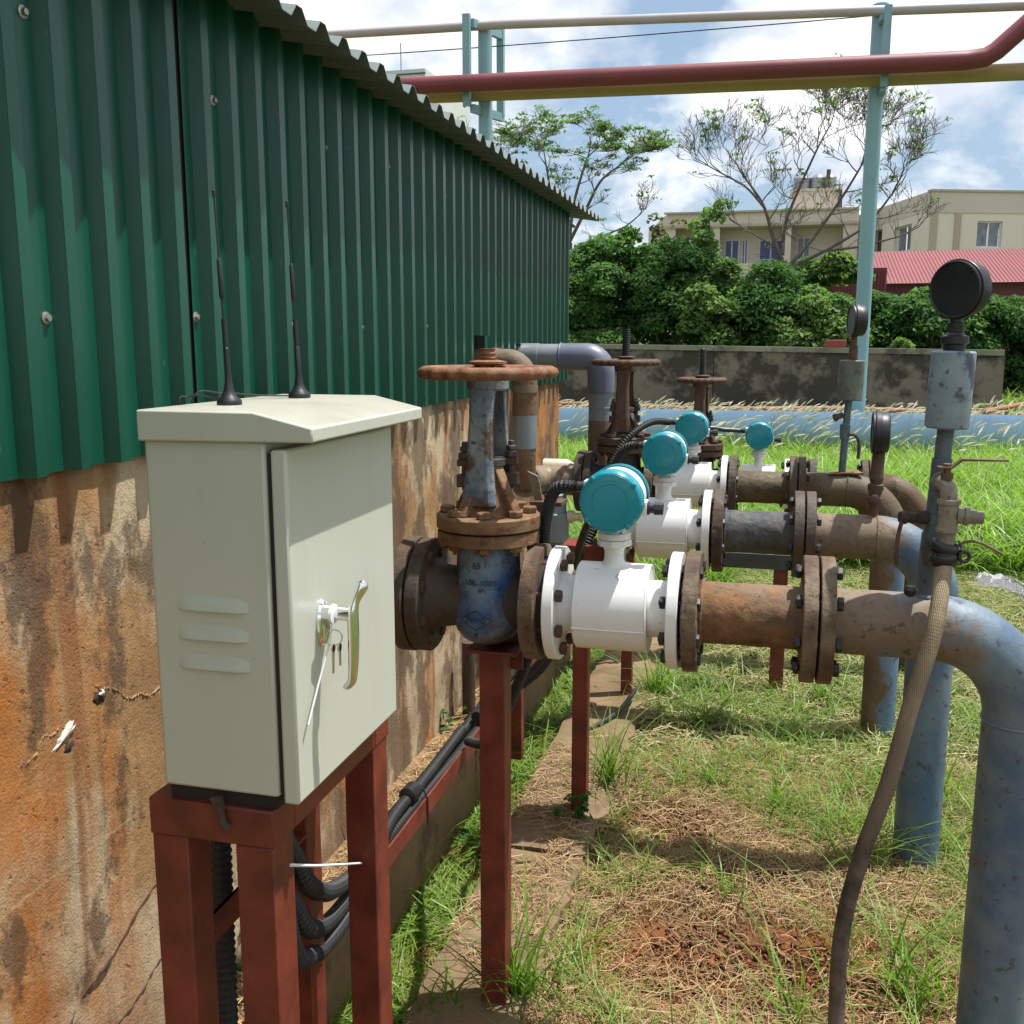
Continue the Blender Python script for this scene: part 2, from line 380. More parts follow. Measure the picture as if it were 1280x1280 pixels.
def m_soil():
    t = NT('soil and thatch')
    Y = t.xyz()[1]
    red = t.mix(t.ramp(t.noise(2.2, 8, 0.6), (0.35, 0.0), (0.6, 1.0)), (0.20, 0.12, 0.062), (0.27, 0.080, 0.025))
    red = t.mix(t.ramp(t.noise(5, 8, 0.6, off=(3, 3, 3)), (0.52, 0.0), (0.66, 1.0)), red, (0.09, 0.05, 0.03))
    grn = t.mix(t.ramp(t.noise(3, 8, 0.6), (0.35, 0.0), (0.6, 1.0)), (0.075, 0.11, 0.025), (0.11, 0.12, 0.04))
    f = t.math('DIVIDE', t.math('SUBTRACT', Y, 4.2), 2.2, True)
    X = t.xyz()[0]
    f = t.math('MAXIMUM', f, t.math('DIVIDE', t.math('SUBTRACT', 0.6, Y), 0.6, True))
    f = t.math('MAXIMUM', f, t.math('SUBTRACT', X, 1.3, True))
    c = t.mix(f, red, grn)
    sp = t.noise(110, 5, 0.7)
    c = t.mix(0.5, c, t.mix(sp, (0.1, 0.1, 0.1), (0.9, 0.9, 0.9)), 'OVERLAY')
    b = t.bump(t.noise(60, 8, 0.75), 0.9, 0.02)
    return t.done(c, 0.95, 0.0, b, 0.1)
M['soil'] = m_soil()

def m_leaf(name, transl=0.35, rough=0.45, spec=0.4):
    t = NT(name)
    a = t.n('ShaderNodeAttribute', attribute_name='Col')
    t.put(t.b.inputs['Base Color'], a.outputs['Color'])
    t.b.inputs['Roughness'].default_value = rough
    t.b.inputs['Specular IOR Level'].default_value = spec
    tr = t.n('ShaderNodeBsdfTranslucent')
    k = t.mix(1.0, a.outputs['Color'], (1.6, 1.9, 0.8), 'MULTIPLY')
    t.put(tr.inputs['Color'], k)
    mx = t.n('ShaderNodeMixShader')
    mx.inputs[0].default_value = transl
    t.t.links.new(t.b.outputs[0], mx.inputs[1])
    t.t.links.new(tr.outputs[0], mx.inputs[2])
    t.t.links.new(mx.outputs[0], t.t.nodes['Material Output'].inputs['Surface'])
    return t.m
M['blade'] = m_leaf('grass blade', 0.38)
M['leaf'] = m_leaf('leaf', 0.42, 0.6, 0.2)
M['straw'] = m_leaf('dry straw', 0.15, 0.6, 0.3)
# ---------------------------------------------------------------- mesh helpers
def frame(axis):
    a = Vector(axis).normalized()
    h = Vector((0, 0, 1)) if abs(a.z) < 0.9 else Vector((1, 0, 0))
    u = h.cross(a).normalized()
    return u, a.cross(u), a

class MB:
    def __init__(s):
        s.v, s.f = [], []
    def add(s, vs, fs):
        n = len(s.v)
        s.v += [tuple(v) for v in vs]
        s.f += [tuple(i + n for i in f) for f in fs]
        return s
    def box(s, x0, x1, y0, y1, z0, z1):
        return s.add([(x0, y0, z0), (x1, y0, z0), (x1, y1, z0), (x0, y1, z0), (x0, y0, z1), (x1, y0, z1), (x1, y1, z1), (x0, y1, z1)],
                     [(0, 3, 2, 1), (4, 5, 6, 7), (0, 1, 5, 4), (1, 2, 6, 5), (2, 3, 7, 6), (3, 0, 4, 7)])
    def lathe(s, o, axis, prof, seg=28, cap=True, su=1.0, sv=1.0, lobes=0, amp=0.0):
        """prof: list of (distance along the axis, radius)"""
        u, v, a = frame(axis)
        o = Vector(o); vs = []
        for t, r in prof:
            for k in range(seg):
                an = 2 * math.pi * k / seg
                q = r * (1 + amp * math.cos(lobes * an))
                vs.append(o + a * t + u * (q * su * math.cos(an)) + v * (q * sv * math.sin(an)))
        fs = []
        for i in range(len(prof) - 1):
            for k in range(seg):
                b = (k + 1) % seg
                fs.append((i * seg + k, i * seg + b, (i + 1) * seg + b, (i + 1) * seg + k))
        if cap:
            fs.append(tuple(range(seg - 1, -1, -1)))
            fs.append(tuple((len(prof) - 1) * seg + k for k in range(seg)))
        return s.add(vs, fs)
    def cyl(s, p0, p1, r, seg=20, ch=0.0):
        p0, p1 = Vector(p0), Vector(p1); L = (p1 - p0).length
        pr = [(0, r), (L, r)] if not ch else [(0, r - ch), (ch, r), (L - ch, r), (L, r - ch)]
        return s.lathe(p0, p1 - p0, pr, seg)
    def tube(s, path, r, seg=10, cap=True):
        P = [Vector(p) for p in path]; n = len(P)
        rs = r if isinstance(r, (list, tuple)) else [r] * n
        T = [((P[min(i + 1, n - 1)] - P[max(i - 1, 0)]).normalized()) for i in range(n)]
        u, v, _ = frame(T[0]); vs = []
        for i in range(n):
            u = (u - T[i] * u.dot(T[i])).normalized(); v = T[i].cross(u)
            for k in range(seg):
                an = 2 * math.pi * k / seg
                vs.append(P[i] + u * (rs[i] * math.cos(an)) + v * (rs[i] * math.sin(an)))
        fs = [(i * seg + k, i * seg + (k + 1) % seg, (i + 1) * seg + (k + 1) % seg, (i + 1) * seg + k) for i in range(n - 1) for k in range(seg)]
        if cap:
            fs += [tuple(range(seg - 1, -1, -1)), tuple((n - 1) * seg + k for k in range(seg))]
        return s.add(vs, fs)
    def torus(s, o, axis, R_, r, seg=40, ms=10, sz=1.0, lobes=0, amp=0.0, a0=0, a1=360):
        u, v, a = frame(axis); o = Vector(o); vs = []
        full = (a1 - a0) >= 360
        n = seg if full else seg + 1
        for i in range(n):
            an = R(a0) + R(a1 - a0) * i / seg
            d = u * math.cos(an) + v * math.sin(an)
            for k in range(ms):
                b = 2 * math.pi * k / ms
                q = r * (1 + amp * math.cos(lobes * an))
                vs.append(o + d * (R_ + q * math.cos(b)) + a * (r * sz * math.sin(b)))
        fs = []
        for i in range(n if full else n - 1):
            j = (i + 1) % n
            for k in range(ms):
                fs.append((i * ms + k, j * ms + k, j * ms + (k + 1) % ms, i * ms + (k + 1) % ms))
        return s.add(vs, fs)
    def prism(s, pts, d):
        """pts: loop of 3-D points, d: extrusion vector"""
        P = [Vector(p) for p in pts]; D = Vector(d); n = len(P)
        return s.add(P + [p + D for p in P], [tuple(range(n - 1, -1, -1)), tuple(range(n, 2 * n))] + [(i, (i + 1) % n, n + (i + 1) % n, n + i) for i in range(n)])
    def hex(s, o, axis, r, h):
        return s.lathe(o, axis, [(0, r * 0.97), (h * 0.15, r), (h * 0.85, r), (h, r * 0.9)], 6)
    def mesh(s, name, mat, off=(0, 0, 0), smooth=35):
        m = bpy.data.meshes.new(name)
        o = Vector(off)
        m.from_pydata([(v[0] - o.x, v[1] - o.y, v[2] - o.z) for v in s.v], [], s.f)
        m.materials.append(mat if not isinstance(mat, str) else M[mat])
        if smooth:
            m.polygons.foreach_set('use_smooth', [True] * len(m.polygons))
            m.set_sharp_from_angle(angle=R(smooth))
        m.update()
        return m
    def build(s, name, mat, parent=None, smooth=35, bevel=0.0, kind=None, label=None):
        loc = WL.get(parent.name, Vector()) if parent else Vector()
        o = bpy.data.objects.new(name, s.mesh(name, mat, loc, smooth))
        COL.objects.link(o)
        if parent:
            o.parent = parent
        WL[o.name] = loc
        if bevel:
            b = o.modifiers.new('bevel', 'BEVEL'); b.width = bevel; b.segments = 2; b.limit_method = 'ANGLE'; b.angle_limit = R(40)
            b.harden_normals = False
        if kind: o['kind'] = kind
        if label: o['label'] = label
        return o
WL = {}

def thing(name, loc, label, cat, group=None):
    o = bpy.data.objects.new(name, None)
    o.empty_display_size = 0.05
    COL.objects.link(o)
    o.location = loc
    WL[o.name] = Vector(loc)
    o['label'] = label; o['category'] = cat
    if group: o['group'] = group
    return o
def tag(o, label, cat, group=None):
    o['label'] = label; o['category'] = cat
    if group: o['group'] = group
    return o
def struct(o):
    o['kind'] = 'structure'
    return o
def inst(mesh, name, parent, loc, rot=(0, 0, 0), scale=None):
    """one small piece that shares mesh data with its likes; loc in world space"""
    o = bpy.data.objects.new(name, mesh)
    COL.objects.link(o)
    o.parent = parent
    o.location = Vector(loc) - WL[parent.name]
    o.rotation_euler = rot
    if scale: o.scale = scale
    return o
def copy_tree(o, parent=None, mats=None):
    c = o.copy()
    if mats and o.data and o.name.split('.')[0] in mats:
        c.data = o.data.copy(); c.data.materials[0] = M[mats[o.name.split('.')[0]]]
    COL.objects.link(c)
    if parent: c.parent = parent
    for ch in KIDS(o):
        copy_tree(ch, c, mats)
    return c
def KIDS(o):
    return [x for x in COL.objects if x.parent == o]
def move_copy(o, dloc, label, mats=None):
    c = copy_tree(o, None, mats)
    c.location = o.location + Vector(dloc)
    c['label'] = label
    return c
def arc(c, r, a0, a1, n, plane='xz'):
    out = []
    for i in range(n + 1):
        a = R(a0 + (a1 - a0) * i / n)
        if plane == 'xz': out.append((c[0] + r * math.cos(a), c[1], c[2] + r * math.sin(a)))
        elif plane == 'yz': out.append((c[0], c[1] + r * math.cos(a), c[2] + r * math.sin(a)))
        else: out.append((c[0] + r * math.cos(a), c[1] + r * math.sin(a), c[2]))
    return out
def smooth_path(pts, n=8):
    """Catmull-Rom through the points"""
    P = [Vector(p) for p in pts]; out = []
    for i in range(len(P) - 1):
        a, b, c, d = P[max(i - 1, 0)], P[i], P[i + 1], P[min(i + 2, len(P) - 1)]
        for k in range(n):
            t = k / n
            out.append(0.5 * ((2 * b) + (c - a) * t + (2 * a - 5 * b + 4 * c - d) * t * t + (3 * b - a - 3 * c + d) * t ** 3))
    out.append(P[-1])
    return out
def resample(pts, step):
    P = [Vector(p) for p in pts]; out = [P[0]]; acc = 0.0
    for a, b in zip(P, P[1:]):
        L = (b - a).length
        if L < 1e-9: continue
        t = step - acc
        while t <= L:
            out.append(a.lerp(b, t / L)); t += step
        acc = L - (t - step)
    return out
def corrugated(mb, pts, r, pitch=0.006, seg=12):
    """ribbed flexible conduit along the points"""
    q = resample(smooth_path(pts, 14), pitch / 4)
    rs = [r * (1.0, 1.0, 0.84, 0.84)[i % 4] for i in range(len(q))]
    return mb.tube(q, rs, seg)

def np_mesh(name, verts, faces, mat, cols=None, parent=None, smooth=False):
    """verts (n,3) and quads (m,4) as arrays, colours per vertex"""
    m = bpy.data.meshes.new(name)
    if parent is not None:
        verts = verts - np.array(WL[parent.name])
    m.vertices.add(len(verts)); m.vertices.foreach_set('co', verts.astype(np.float32).ravel())
    k = faces.shape[1]
    m.loops.add(faces.size); m.loops.foreach_set('vertex_index', faces.astype(np.int32).ravel())
    m.polygons.add(len(faces)); m.polygons.foreach_set('loop_start', np.arange(0, faces.size, k, dtype=np.int32))
    m.update(calc_edges=True)
    if smooth:
        m.polygons.foreach_set('use_smooth', np.ones(len(faces), bool))
    if cols is not None:
        a = m.color_attributes.new('Col', 'FLOAT_COLOR', 'POINT')
        c = np.ones((len(verts), 4), np.float32); c[:, :3] = cols
        a.data.foreach_set('color', c.ravel())
    m.materials.append(M[mat])
    o = bpy.data.objects.new(name, m)
    COL.objects.link(o)
    if parent is not None:
        o.parent = parent
        WL[o.name] = WL[parent.name]
    return o

def blades(base, h, w, lean, droop, segs, col, tipcol=None, flat=0.0, rng=RNG):
    """arrays of curved grass blades: returns verts, faces, colours"""
    n = len(base)
    ph = rng.uniform(0, 2 * np.pi, n)
    d = np.stack([np.cos(ph), np.sin(ph), np.zeros(n)], 1)
    ps = ph + np.pi / 2 + rng.normal(0, 0.5, n)
    side = np.stack([np.cos(ps), np.sin(ps), np.zeros(n)], 1)
    V = []; C = []
    for i in range(segs + 1):
        t = i / segs
        up = h * (t - droop * t ** 2.4)
        out = h * (lean * t + (lean * 0.8 + droop * 0.9) * t * t)
        p = base + d * out[:, None] + np.array([0, 0, 1.0]) * up[:, None]
        ww = (w * (1 - t ** 1.8) * 0.5 + w * 0.04)[:, None]
        V += [p - side * ww, p + side * ww]
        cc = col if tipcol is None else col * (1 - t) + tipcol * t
        C += [cc, cc]
    V = np.stack(V, 1).reshape(-1, 3); C = np.stack(C, 1).reshape(-1, 3)
    k = 2 * (segs + 1)
    q = np.array([[2 * i, 2 * i + 1, 2 * i + 3, 2 * i + 2] for i in range(segs)])
    F = (np.arange(n)[:, None, None] * k + q[None]).reshape(-1, 4)
    return V, F, C
def merge(*sets):
    V, F, C, o = [], [], [], 0
    for v, f, c in sets:
        V.append(v); F.append(f + o); C.append(c); o += len(v)
    return np.concatenate(V), np.concatenate(F), np.concatenate(C)
def vcol(n, a, b, rng=RNG, dark=0.25):
    f = rng.random((n, 1)); g = 1 - dark * rng.random((n, 1))
    return (np.array(a) * (1 - f) + np.array(b) * f) * g
def fbm(x, y, seed=0, s=1.0):
    """cheap smooth value field for scattering"""
    r = np.random.default_rng(seed)
    o = np.zeros_like(x)
    for k in range(5):
        a, b, p, q = r.uniform(0.6, 1.6) * 2 ** (k * 0.7) / s, r.uniform(0.6, 1.6) * 2 ** (k * 0.7) / s, r.uniform(0, 6.3), r.uniform(0, 6.3)
        th = r.uniform(0, 3.1)
        u = x * math.cos(th) + y * math.sin(th); v = -x * math.sin(th) + y * math.cos(th)
        o += np.sin(u * a * 3 + p + 1.5 * np.sin(v * b * 2 + q)) * 0.75 ** k
    return o / 2.6
def text_mesh(s, size, depth=0.0015):
    cu = bpy.data.curves.new('txt', 'FONT')
    cu.body = s; cu.size = size; cu.extrude = depth; cu.align_x = 'CENTER'; cu.align_y = 'CENTER'
    cu.resolution_u = 4
    ob = bpy.data.objects.new('txt', cu); COL.objects.link(ob)
    dg = bpy.context.evaluated_depsgraph_get()
    me = bpy.data.meshes.new_from_object(ob.evaluated_get(dg))
    bpy.data.objects.remove(ob); bpy.data.curves.remove(cu)
    return me
# ================================================================ the setting
def axis_pts(lo, hi, dense_lo, dense_hi, step, far=14):
    a = np.arange(dense_lo, dense_hi + 1e-6, step)
    l = dense_lo - np.geomspace(step, dense_lo - lo, far)[::-1]
    r = dense_hi + np.geomspace(step, hi - dense_hi, far)
    return np.concatenate([l, a, r])
def ground_z(x, y):
    x = np.asarray(x, float); y = np.asarray(y, float)
    z = -0.045 + 0.012 * fbm(x, y, 5, 1.2) + 0.006 * fbm(x * 5, y * 5, 6, 1.0)
    z = z - 0.07 * np.clip((-0.62 - x) / 0.12, 0, 1) * (y < 5)
    d = np.hypot((x - 0.0) / 0.55, (y - 2.15) / 0.3)           # scuffed hollow in the red soil
    z = z - 0.03 * np.exp(-d * d * 2)
    return z
xs = axis_pts(-500, 500, -1.2, 2.6, 0.05); ys = axis_pts(-60, 900, 0.6, 6.0, 0.05)
gx, gy = np.meshgrid(xs, ys)
gz = ground_z(gx, gy)
gv = np.stack([gx, gy, gz], -1).reshape(-1, 3)
nx = len(xs); ii, jj = np.meshgrid(np.arange(len(ys) - 1), np.arange(nx - 1), indexing='ij')
gf = np.stack([ii * nx + jj, ii * nx + jj + 1, (ii + 1) * nx + jj + 1, (ii + 1) * nx + jj], -1).reshape(-1, 4)
ground = struct(np_mesh('ground', gv, gf, 'soil', smooth=True))

# footing slab in three pours, ragged edges
rr = random.Random(3)
def slab_piece(y0, y1, z, x0=-0.682, x1=-0.445):
    n = max(3, int((y1 - y0) / 0.05)); m = 8
    v, f = [], []
    for i in range(n + 1):
        y = y0 + (y1 - y0) * i / n
        jl, jr = rr.uniform(-.006, .006), rr.uniform(-.014, .014)
        for k in range(m + 1):
            t = k / m
            e = 0.012 if k in (0, m) or i in (0, n) else 0
            v.append((x0 + jl + (x1 + jr - x0 - jl) * t, y, z - e + rr.uniform(-.0022, .0022)))
    w = m + 1
    for i in range(n):
        for k in range(m):
            f.append((i * w + k, i * w + k + 1, (i + 1) * w + k + 1, (i + 1) * w + k))
    b = MB().add(v, f)
    rim = [i * w for i in range(n + 1)] + [n * w + k for k in range(1, w)] + [i * w + m for i in range(n - 1, -1, -1)] + [k for k in range(m - 1, 0, -1)]
    base = len(b.v)
    b.v += [(b.v[i][0], b.v[i][1], z - 0.16) for i in rim]
    L = len(rim)
    b.f += [(rim[k], base + k, base + (k + 1) % L, rim[(k + 1) % L]) for k in range(L)]
    return b
slab = struct(slab_piece(0.4, 2.47, 0.0).build('footing_path', 'slab', smooth=50))
slab_piece(2.485, 3.55, 0.004, -0.69, -0.43).build('footing_block', 'slab', slab, smooth=50)
slab_piece(3.57, 5.2, -0.012, -0.69, -0.40).build('footing_block', 'slab', slab, smooth=50)

# ---- low kerb of the wall
kb = thing('concrete_kerb', (-0.93, 2.5, -0.1), 'low brown concrete kerb along the foot of the rust stained wall', 'kerb')
n = 60
for (a, b_, zt) in ((-0.6, 1.62, .108), (1.63, 2.86, .112), (2.87, 4.72, .106)):
    mb = MB(); k = int((b_ - a) / 0.06); ring = []
    for i in range(k + 1):
        y = a + (b_ - a) * i / k
        q = [rr.uniform(-.004, .004) for _ in range(6)]
        mb.v += [(-0.862 + q[0], y, -0.25), (-0.86 + q[1], y, 0.0), (-0.864 + q[2], y, zt - .012), (-0.876 + q[3], y, zt + q[4]), (-0.95, y, zt + q[5]), (-1.01, y, zt + 0.004)]
    for i in range(k):
        for c in range(5):
            mb.f.append((i * 6 + c, i * 6 + c + 1, (i + 1) * 6 + c + 1, (i + 1) * 6 + c))
    mb.f.append(tuple(range(5, -1, -1))); mb.f.append(tuple(k * 6 + c for c in range(6)))
    mb.build('kerb_block', 'curb', kb, smooth=45)

# ---- the stained wall
wl_ = thing('concrete_wall', (-1.1, 2.0, -0.1), 'rust stained concrete wall under the green metal sheeting', 'wall')
mb = MB(); ys_ = np.arange(-1.2, 4.741, 0.045); zs_ = np.arange(-0.2, 1.19, 0.045); zs_ = np.append(zs_, 1.205)
Y2, Z2 = np.meshgrid(ys_, zs_)
X2 = -1.0 + 0.004 * fbm(Y2, Z2 * 1.3, 21, 0.7) + 0.0018 * fbm(Y2 * 6, Z2 * 5, 22, 1.0)
X2 += np.where(Z2 < 0.579, -0.002, 0.0) - 0.007 * np.exp(-((Z2 - (0.36 + 0.05 * np.sin(Y2 * 3))) / 0.02) ** 2)
wv = np.stack([X2, Y2, Z2], -1).reshape(-1, 3); ny = len(ys_)
ii, jj = np.meshgrid(np.arange(len(zs_) - 1), np.arange(ny - 1), indexing='ij')
wf = np.stack([ii * ny + jj, ii * ny + jj + 1, (ii + 1) * ny + jj + 1, (ii + 1) * ny + jj], -1).reshape(-1, 4)
face = np_mesh('wall_face', wv, wf, 'wall', parent=wl_, smooth=True)
MB().box(-1.22, -1.012, -1.2, 4.732, -0.2, 1.20).build('wall_core', 'wall', wl_, bevel=0.004)
MB().box(-1.215, -1.0, 4.725, 4.745, -0.2, 1.203).build('wall_end', 'wall', wl_, bevel=0.004)
M['ridge'] = plain('lime ridge', (0.33, 0.21, 0.105), 0.9, var=0.3, scale=40, bump=0.5)
M['crack'] = plain('dark crack', (0.05, 0.03, 0.02), 0.95)
def wall_x(y, z):
    y = np.asarray(y, float); z = np.asarray(z, float)
    return -1.0 + 0.004 * fbm(y, z * 1.3, 21, 0.7) + 0.0018 * fbm(y * 6, z * 5, 22, 1.0) + np.where(z < 0.579, -0.002, 0.0) - 0.007 * np.exp(-((z - (0.36 + 0.05 * np.sin(y * 3))) / 0.02) ** 2)
pts = [(float(wall_x(y, .58)), y, 0.579 + rr.uniform(-.0007, .0007)) for y in np.arange(0.4, 2.3, 0.02)]
for (a, b_, z0, z1, w) in ((1.05, 1.46, 0.27, 0.445, .0035), (1.1, 1.5, 0.225, 0.30, .003), (1.27, 1.44, 0.826, 0.768, .0028), (1.12, 1.22, 0.772, 0.80, .003)):
    n = 50; pts = []; y0_ = a * 7
    for i in range(n + 1):
        t = i / n
        pts.append((0, a + (b_ - a) * t, z0 + (z1 - z0) * t + .010 * math.sin(t * 5 + z0 * 40) + .004 * math.sin(t * 17 + y0_) + rr.uniform(-.0022, .0022)))
    pts = [(float(wall_x(p[1], p[2])), p[1], p[2]) for p in pts]
    MB().tube(pts, [w * .55 * rr.uniform(.1, 1.5) for _ in pts], 5).build('wall_crack', 'crack' if z0 < 0.5 else 'ridge', wl_)
M['lime'] = plain('white lime bloom', (0.55, 0.48, 0.44), 0.9, var=0.3, scale=40, bump=0.5)
def blotch(y, z, ry, rz, mat, name, tilt=0.0, th=0.004, seed=1):
    q = random.Random(seed); n = 22; c = (-0.9965, y, z); pts = []; wx = float(wall_x(y, z)) + .9985
    for k in range(n):
        a = 2 * math.pi * k / n; r_ = q.uniform(.6, 1.1)
        dy, dz = ry * r_ * math.cos(a), rz * r_ * math.sin(a)
        pts.append((-1.001, y + dy * math.cos(tilt) - dz * math.sin(tilt), z + dy * math.sin(tilt) + dz * math.cos(tilt)))
    b = MB(); b.v = pts + [(-0.999 + th * .8, (p[1] + y) / 2 + q.uniform(-.004, .004), (p[2] + z) / 2 + q.uniform(-.004, .004)) for p in pts] + [(-0.9985 + th, y, z)]
    b.v = [(p[0] + wx, p[1], p[2]) for p in b.v]
    b.f = [(k, (k + 1) % n, n + (k + 1) % n, n + k) for k in range(n)] + [(n + k, n + (k + 1) % n, 2 * n) for k in range(n)]
    return b.build(name, mat, wl_, smooth=60)
blotch(1.20, 0.782, .042, .014, 'lime', 'lime_bloom', 0.5, seed=3)
blotch(1.205, 0.762, .022, .012, 'crack', 'honeycomb_patch', 0.4, .002, seed=4)
blotch(1.285, 0.812, .026, .02, 'crack', 'honeycomb_patch', 0.2, .002, seed=5)
blotch(1.287, 0.818, .006, .006, 'lime', 'lime_bloom', 0, .006, seed=6)
# blotch(1.12, 0.62, .008, .06, 'lime', 'lime_bloom', 0, .002, seed=7)

# ---- green sheet shed
shed = thing('metal_shed', (-2.2, 2.0, 1.2), 'dark green corrugated metal shed with grey corrugated roof edge above the stained wall', 'shed')
PITCH_ = (0.84 - .011) / 9; ZB, ZT = 1.172, 1.975
def rib_profile(y0, n, p=PITCH_):
    out = []
    for k in range(n):
        b = y0 + k * p
        out += [(b, 0), (b + p * .25, 0), (b + p * .375, 1), (b + p * .625, 1), (b + p * .75, 0)]
    out.append((y0 + n * p, 0))
    return out
def sheet_panel(y0, notch=None, n=9, dx=0.0):
    prof = rib_profile(y0, n)
    # refine with notch edges
    b = MB(); vs = []
    q = random.Random(int(y0 * 100))
    zbj = q.uniform(-.003, .003)
    cols_ = []
    for (y, h) in prof:
        cols_.append((y, -0.990 + dx + 0.021 * h))
    zb = lambda y: (notch[2] if notch and notch[0] < y < notch[1] else ZB + zbj)
    for i in range(len(cols_) - 1):
        (ya, xa), (yb, xb) = cols_[i], cols_[i + 1]
        z0 = zb((ya + yb) / 2)
        zz = [z0, (z0 + ZT) / 2, ZT]
        b.add([(xa, ya, z) for z in zz] + [(xb, yb, z) for z in zz], [(0, 3, 4, 1), (1, 4, 5, 2)])
    return b
seams = [-0.095 - 0.84, -0.095, 0.745, 1.585, 2.425, 3.265, 4.105]
for k, y0 in enumerate(seams):
    nt = None
    if abs(y0 - 3.265) < .01: nt = (3.28, 3.44, 1.375)
    if abs(y0 - 4.105) < .01: nt = None
    b = sheet_panel(y0 + 0.004, nt, n=9 if k < 6 else 8, dx=0.0012 * (k % 2))
    if abs(y0 - 3.265) < .01:
        b = MB(); 
        prof = rib_profile(y0 + .002, 9); cc = [(y, -0.989 + 0.021 * h) for y, h in prof]
        for i in range(len(cc) - 1):
            (ya, xa), (yb, xb) = cc[i], cc[i + 1]; ym = (ya + yb) / 2
            z0 = 1.375 if ym < 3.43 else (1.345 if 3.80 < ym < 3.96 else ZB)
            b.add([(xa, ya, z0), (xb, yb, z0), (xb, yb, ZT), (xa, ya, ZT)], [(0, 1, 2, 3)])
    o = b.build('wall_sheet', 'sheet', shed, smooth=0)
    s = o.modifiers.new('thick', 'SOLIDIFY'); s.thickness = 0.0012; s.offset = 0
for y0 in seams[1:]:
    MB().box(-.9965, -.9935, y0 - .012, y0 + .012, ZB + .004, ZT - .03).build('seam_shade_strip', 'gasket', shed)  # black strips added behind the seams to stand in for shade in the gaps
YE = 4.107 + 8 * PITCH_
b = MB()
for i in range(22):
    x = -0.99 - i * 0.1; zg = 1.925 + (-.862 - x) * .16
    b.add([(x, YE, ZB), (x - .05, YE, ZB), (x - .05, YE, zg), (x, YE, zg), (x - .06, YE + .02, ZB), (x - .06, YE + .02, zg), (x - .09, YE + .02, ZB), (x - .09, YE + .02, zg), (x - .1, YE, ZB), (x - .1, YE, zg)],
          [(0, 1, 2, 3), (1, 4, 5, 2), (4, 6, 7, 5), (6, 8, 9, 7)])
o = b.build('gable_sheet', 'sheet', shed, smooth=0)
MB().box(-3.2, -3.18, -1.0, YE, 0.0, 2.6).build('rear_sheet', 'sheet', shed)
MB().box(-3.18, -1.23, -1.0, YE - .01, -0.1, 0.0).build('shed_floor', 'dark', shed)
MB().box(-1.06, -1.012, -1.0, YE - .02, 1.90, 1.95).build('girt', 'oxide', shed)
# corrugated roof, falling towards the eave
def roof_sheet(y0, n):
    b = MB(); prof = []
    p = 0.1
    for k in range(n):
        q = y0 + k * p
        prof += [(q, 0), (q + .028, 0), (q + .05, 1), (q + .072, 1), (q + .094, 0)]
    prof.append((y0 + n * p, 0))
    a, c = -0.864, -3.3
    for i in range(len(prof) - 1):
        (ya, ha), (yb, hb) = prof[i], prof[i + 1]
        za, zb_ = 1.932 + .024 * ha, 1.932 + .024 * hb
        up = (a - c) * 0.16
        b.add([(a, ya, za), (a, yb, zb_), (c, yb, zb_ + up), (c, ya, za + up)], [(0, 1, 2, 3)])
    return b
for k, y0 in enumerate((-1.0, 0.0, 1.0, 2.0, 3.0, 4.0)):
    o = roof_sheet(y0 + .03, 10).build('roof_sheet', 'roof', shed, smooth=0)
    s = o.modifiers.new('thick', 'SOLIDIFY'); s.thickness = 0.0016; s.offset = 0
screw = MB().hex((0, 0, 0), (1, 0, 0), .0052, .006).lathe((-.001, 0, 0), (1, 0, 0), [(0, .009), (.0015, .009), (.0025, .006)], 14)
sm_ = screw.mesh('screw', 'screw')
for (y, z) in ((1.22, 1.79), (1.18, 1.39), (1.66, 1.78), (1.635, 1.40), (2.11, 1.78), (1.98, 1.39), (2.33, 1.39), (2.355, 1.39), (2.50, 1.80), (2.95, 1.79), (2.78, 1.40), (3.2, 1.40), (3.62, 1.79), (3.5, 1.41), (3.9, 1.42), (4.4, 1.43)):
    k = math.floor((y - .749) / .84); lo_ = (y - .749 - k * .84) / PITCH_
    yc = .749 + k * .84 + (round(lo_) + .10) * PITCH_
    inst(sm_, 'screw', shed, (-0.9885, yc, z))

# ================================================================ pipelines
Y1, Z1 = 1.84, 0.862
FL = 0.109            # flange radius
def ring_bolts(parent, mesh, x, y, z, rad, n=8, name='bolt', axis='x', a0=22.5):
    for k in range(n):
        a = R(a0 + 360 * k / n)
        if axis == 'x':
            inst(mesh, name, parent, (x, y + rad * math.cos(a), z + rad * math.sin(a)), (a, 0, 0))
        else:
            inst(mesh, name, parent, (x + rad * math.cos(a), y + rad * math.sin(a), z), (0, 0, a))
def bolt_x(L, r=.0085, mat='bolt_dark'):
    b = MB().cyl((-L / 2 - .012, 0, 0), (L / 2 + .010, 0, 0), r * .6, 10)
    b.hex((-L / 2 - .010, 0, 0), (1, 0, 0), r * 1.45, .0095).hex((L / 2, 0, 0), (1, 0, 0), r * 1.45, .0105)
    return b.mesh('bolt', mat)
BX_W = bolt_x(.052, .0085); BX_P = bolt_x(.058, .0085); BX_R = bolt_x(.05, .0085, 'bolt_rust')

def flange_x(x0, x1, r=FL, bore=.05, seg=44, o=(0, 0)):
    return MB().lathe((x0, o[0], o[1]), (1, 0, 0), [(0, bore), (0, r - .0015), (.0015, r), (x1 - x0 - .0015, r), (x1 - x0, r - .0015), (x1 - x0, bore)], seg, cap=False)

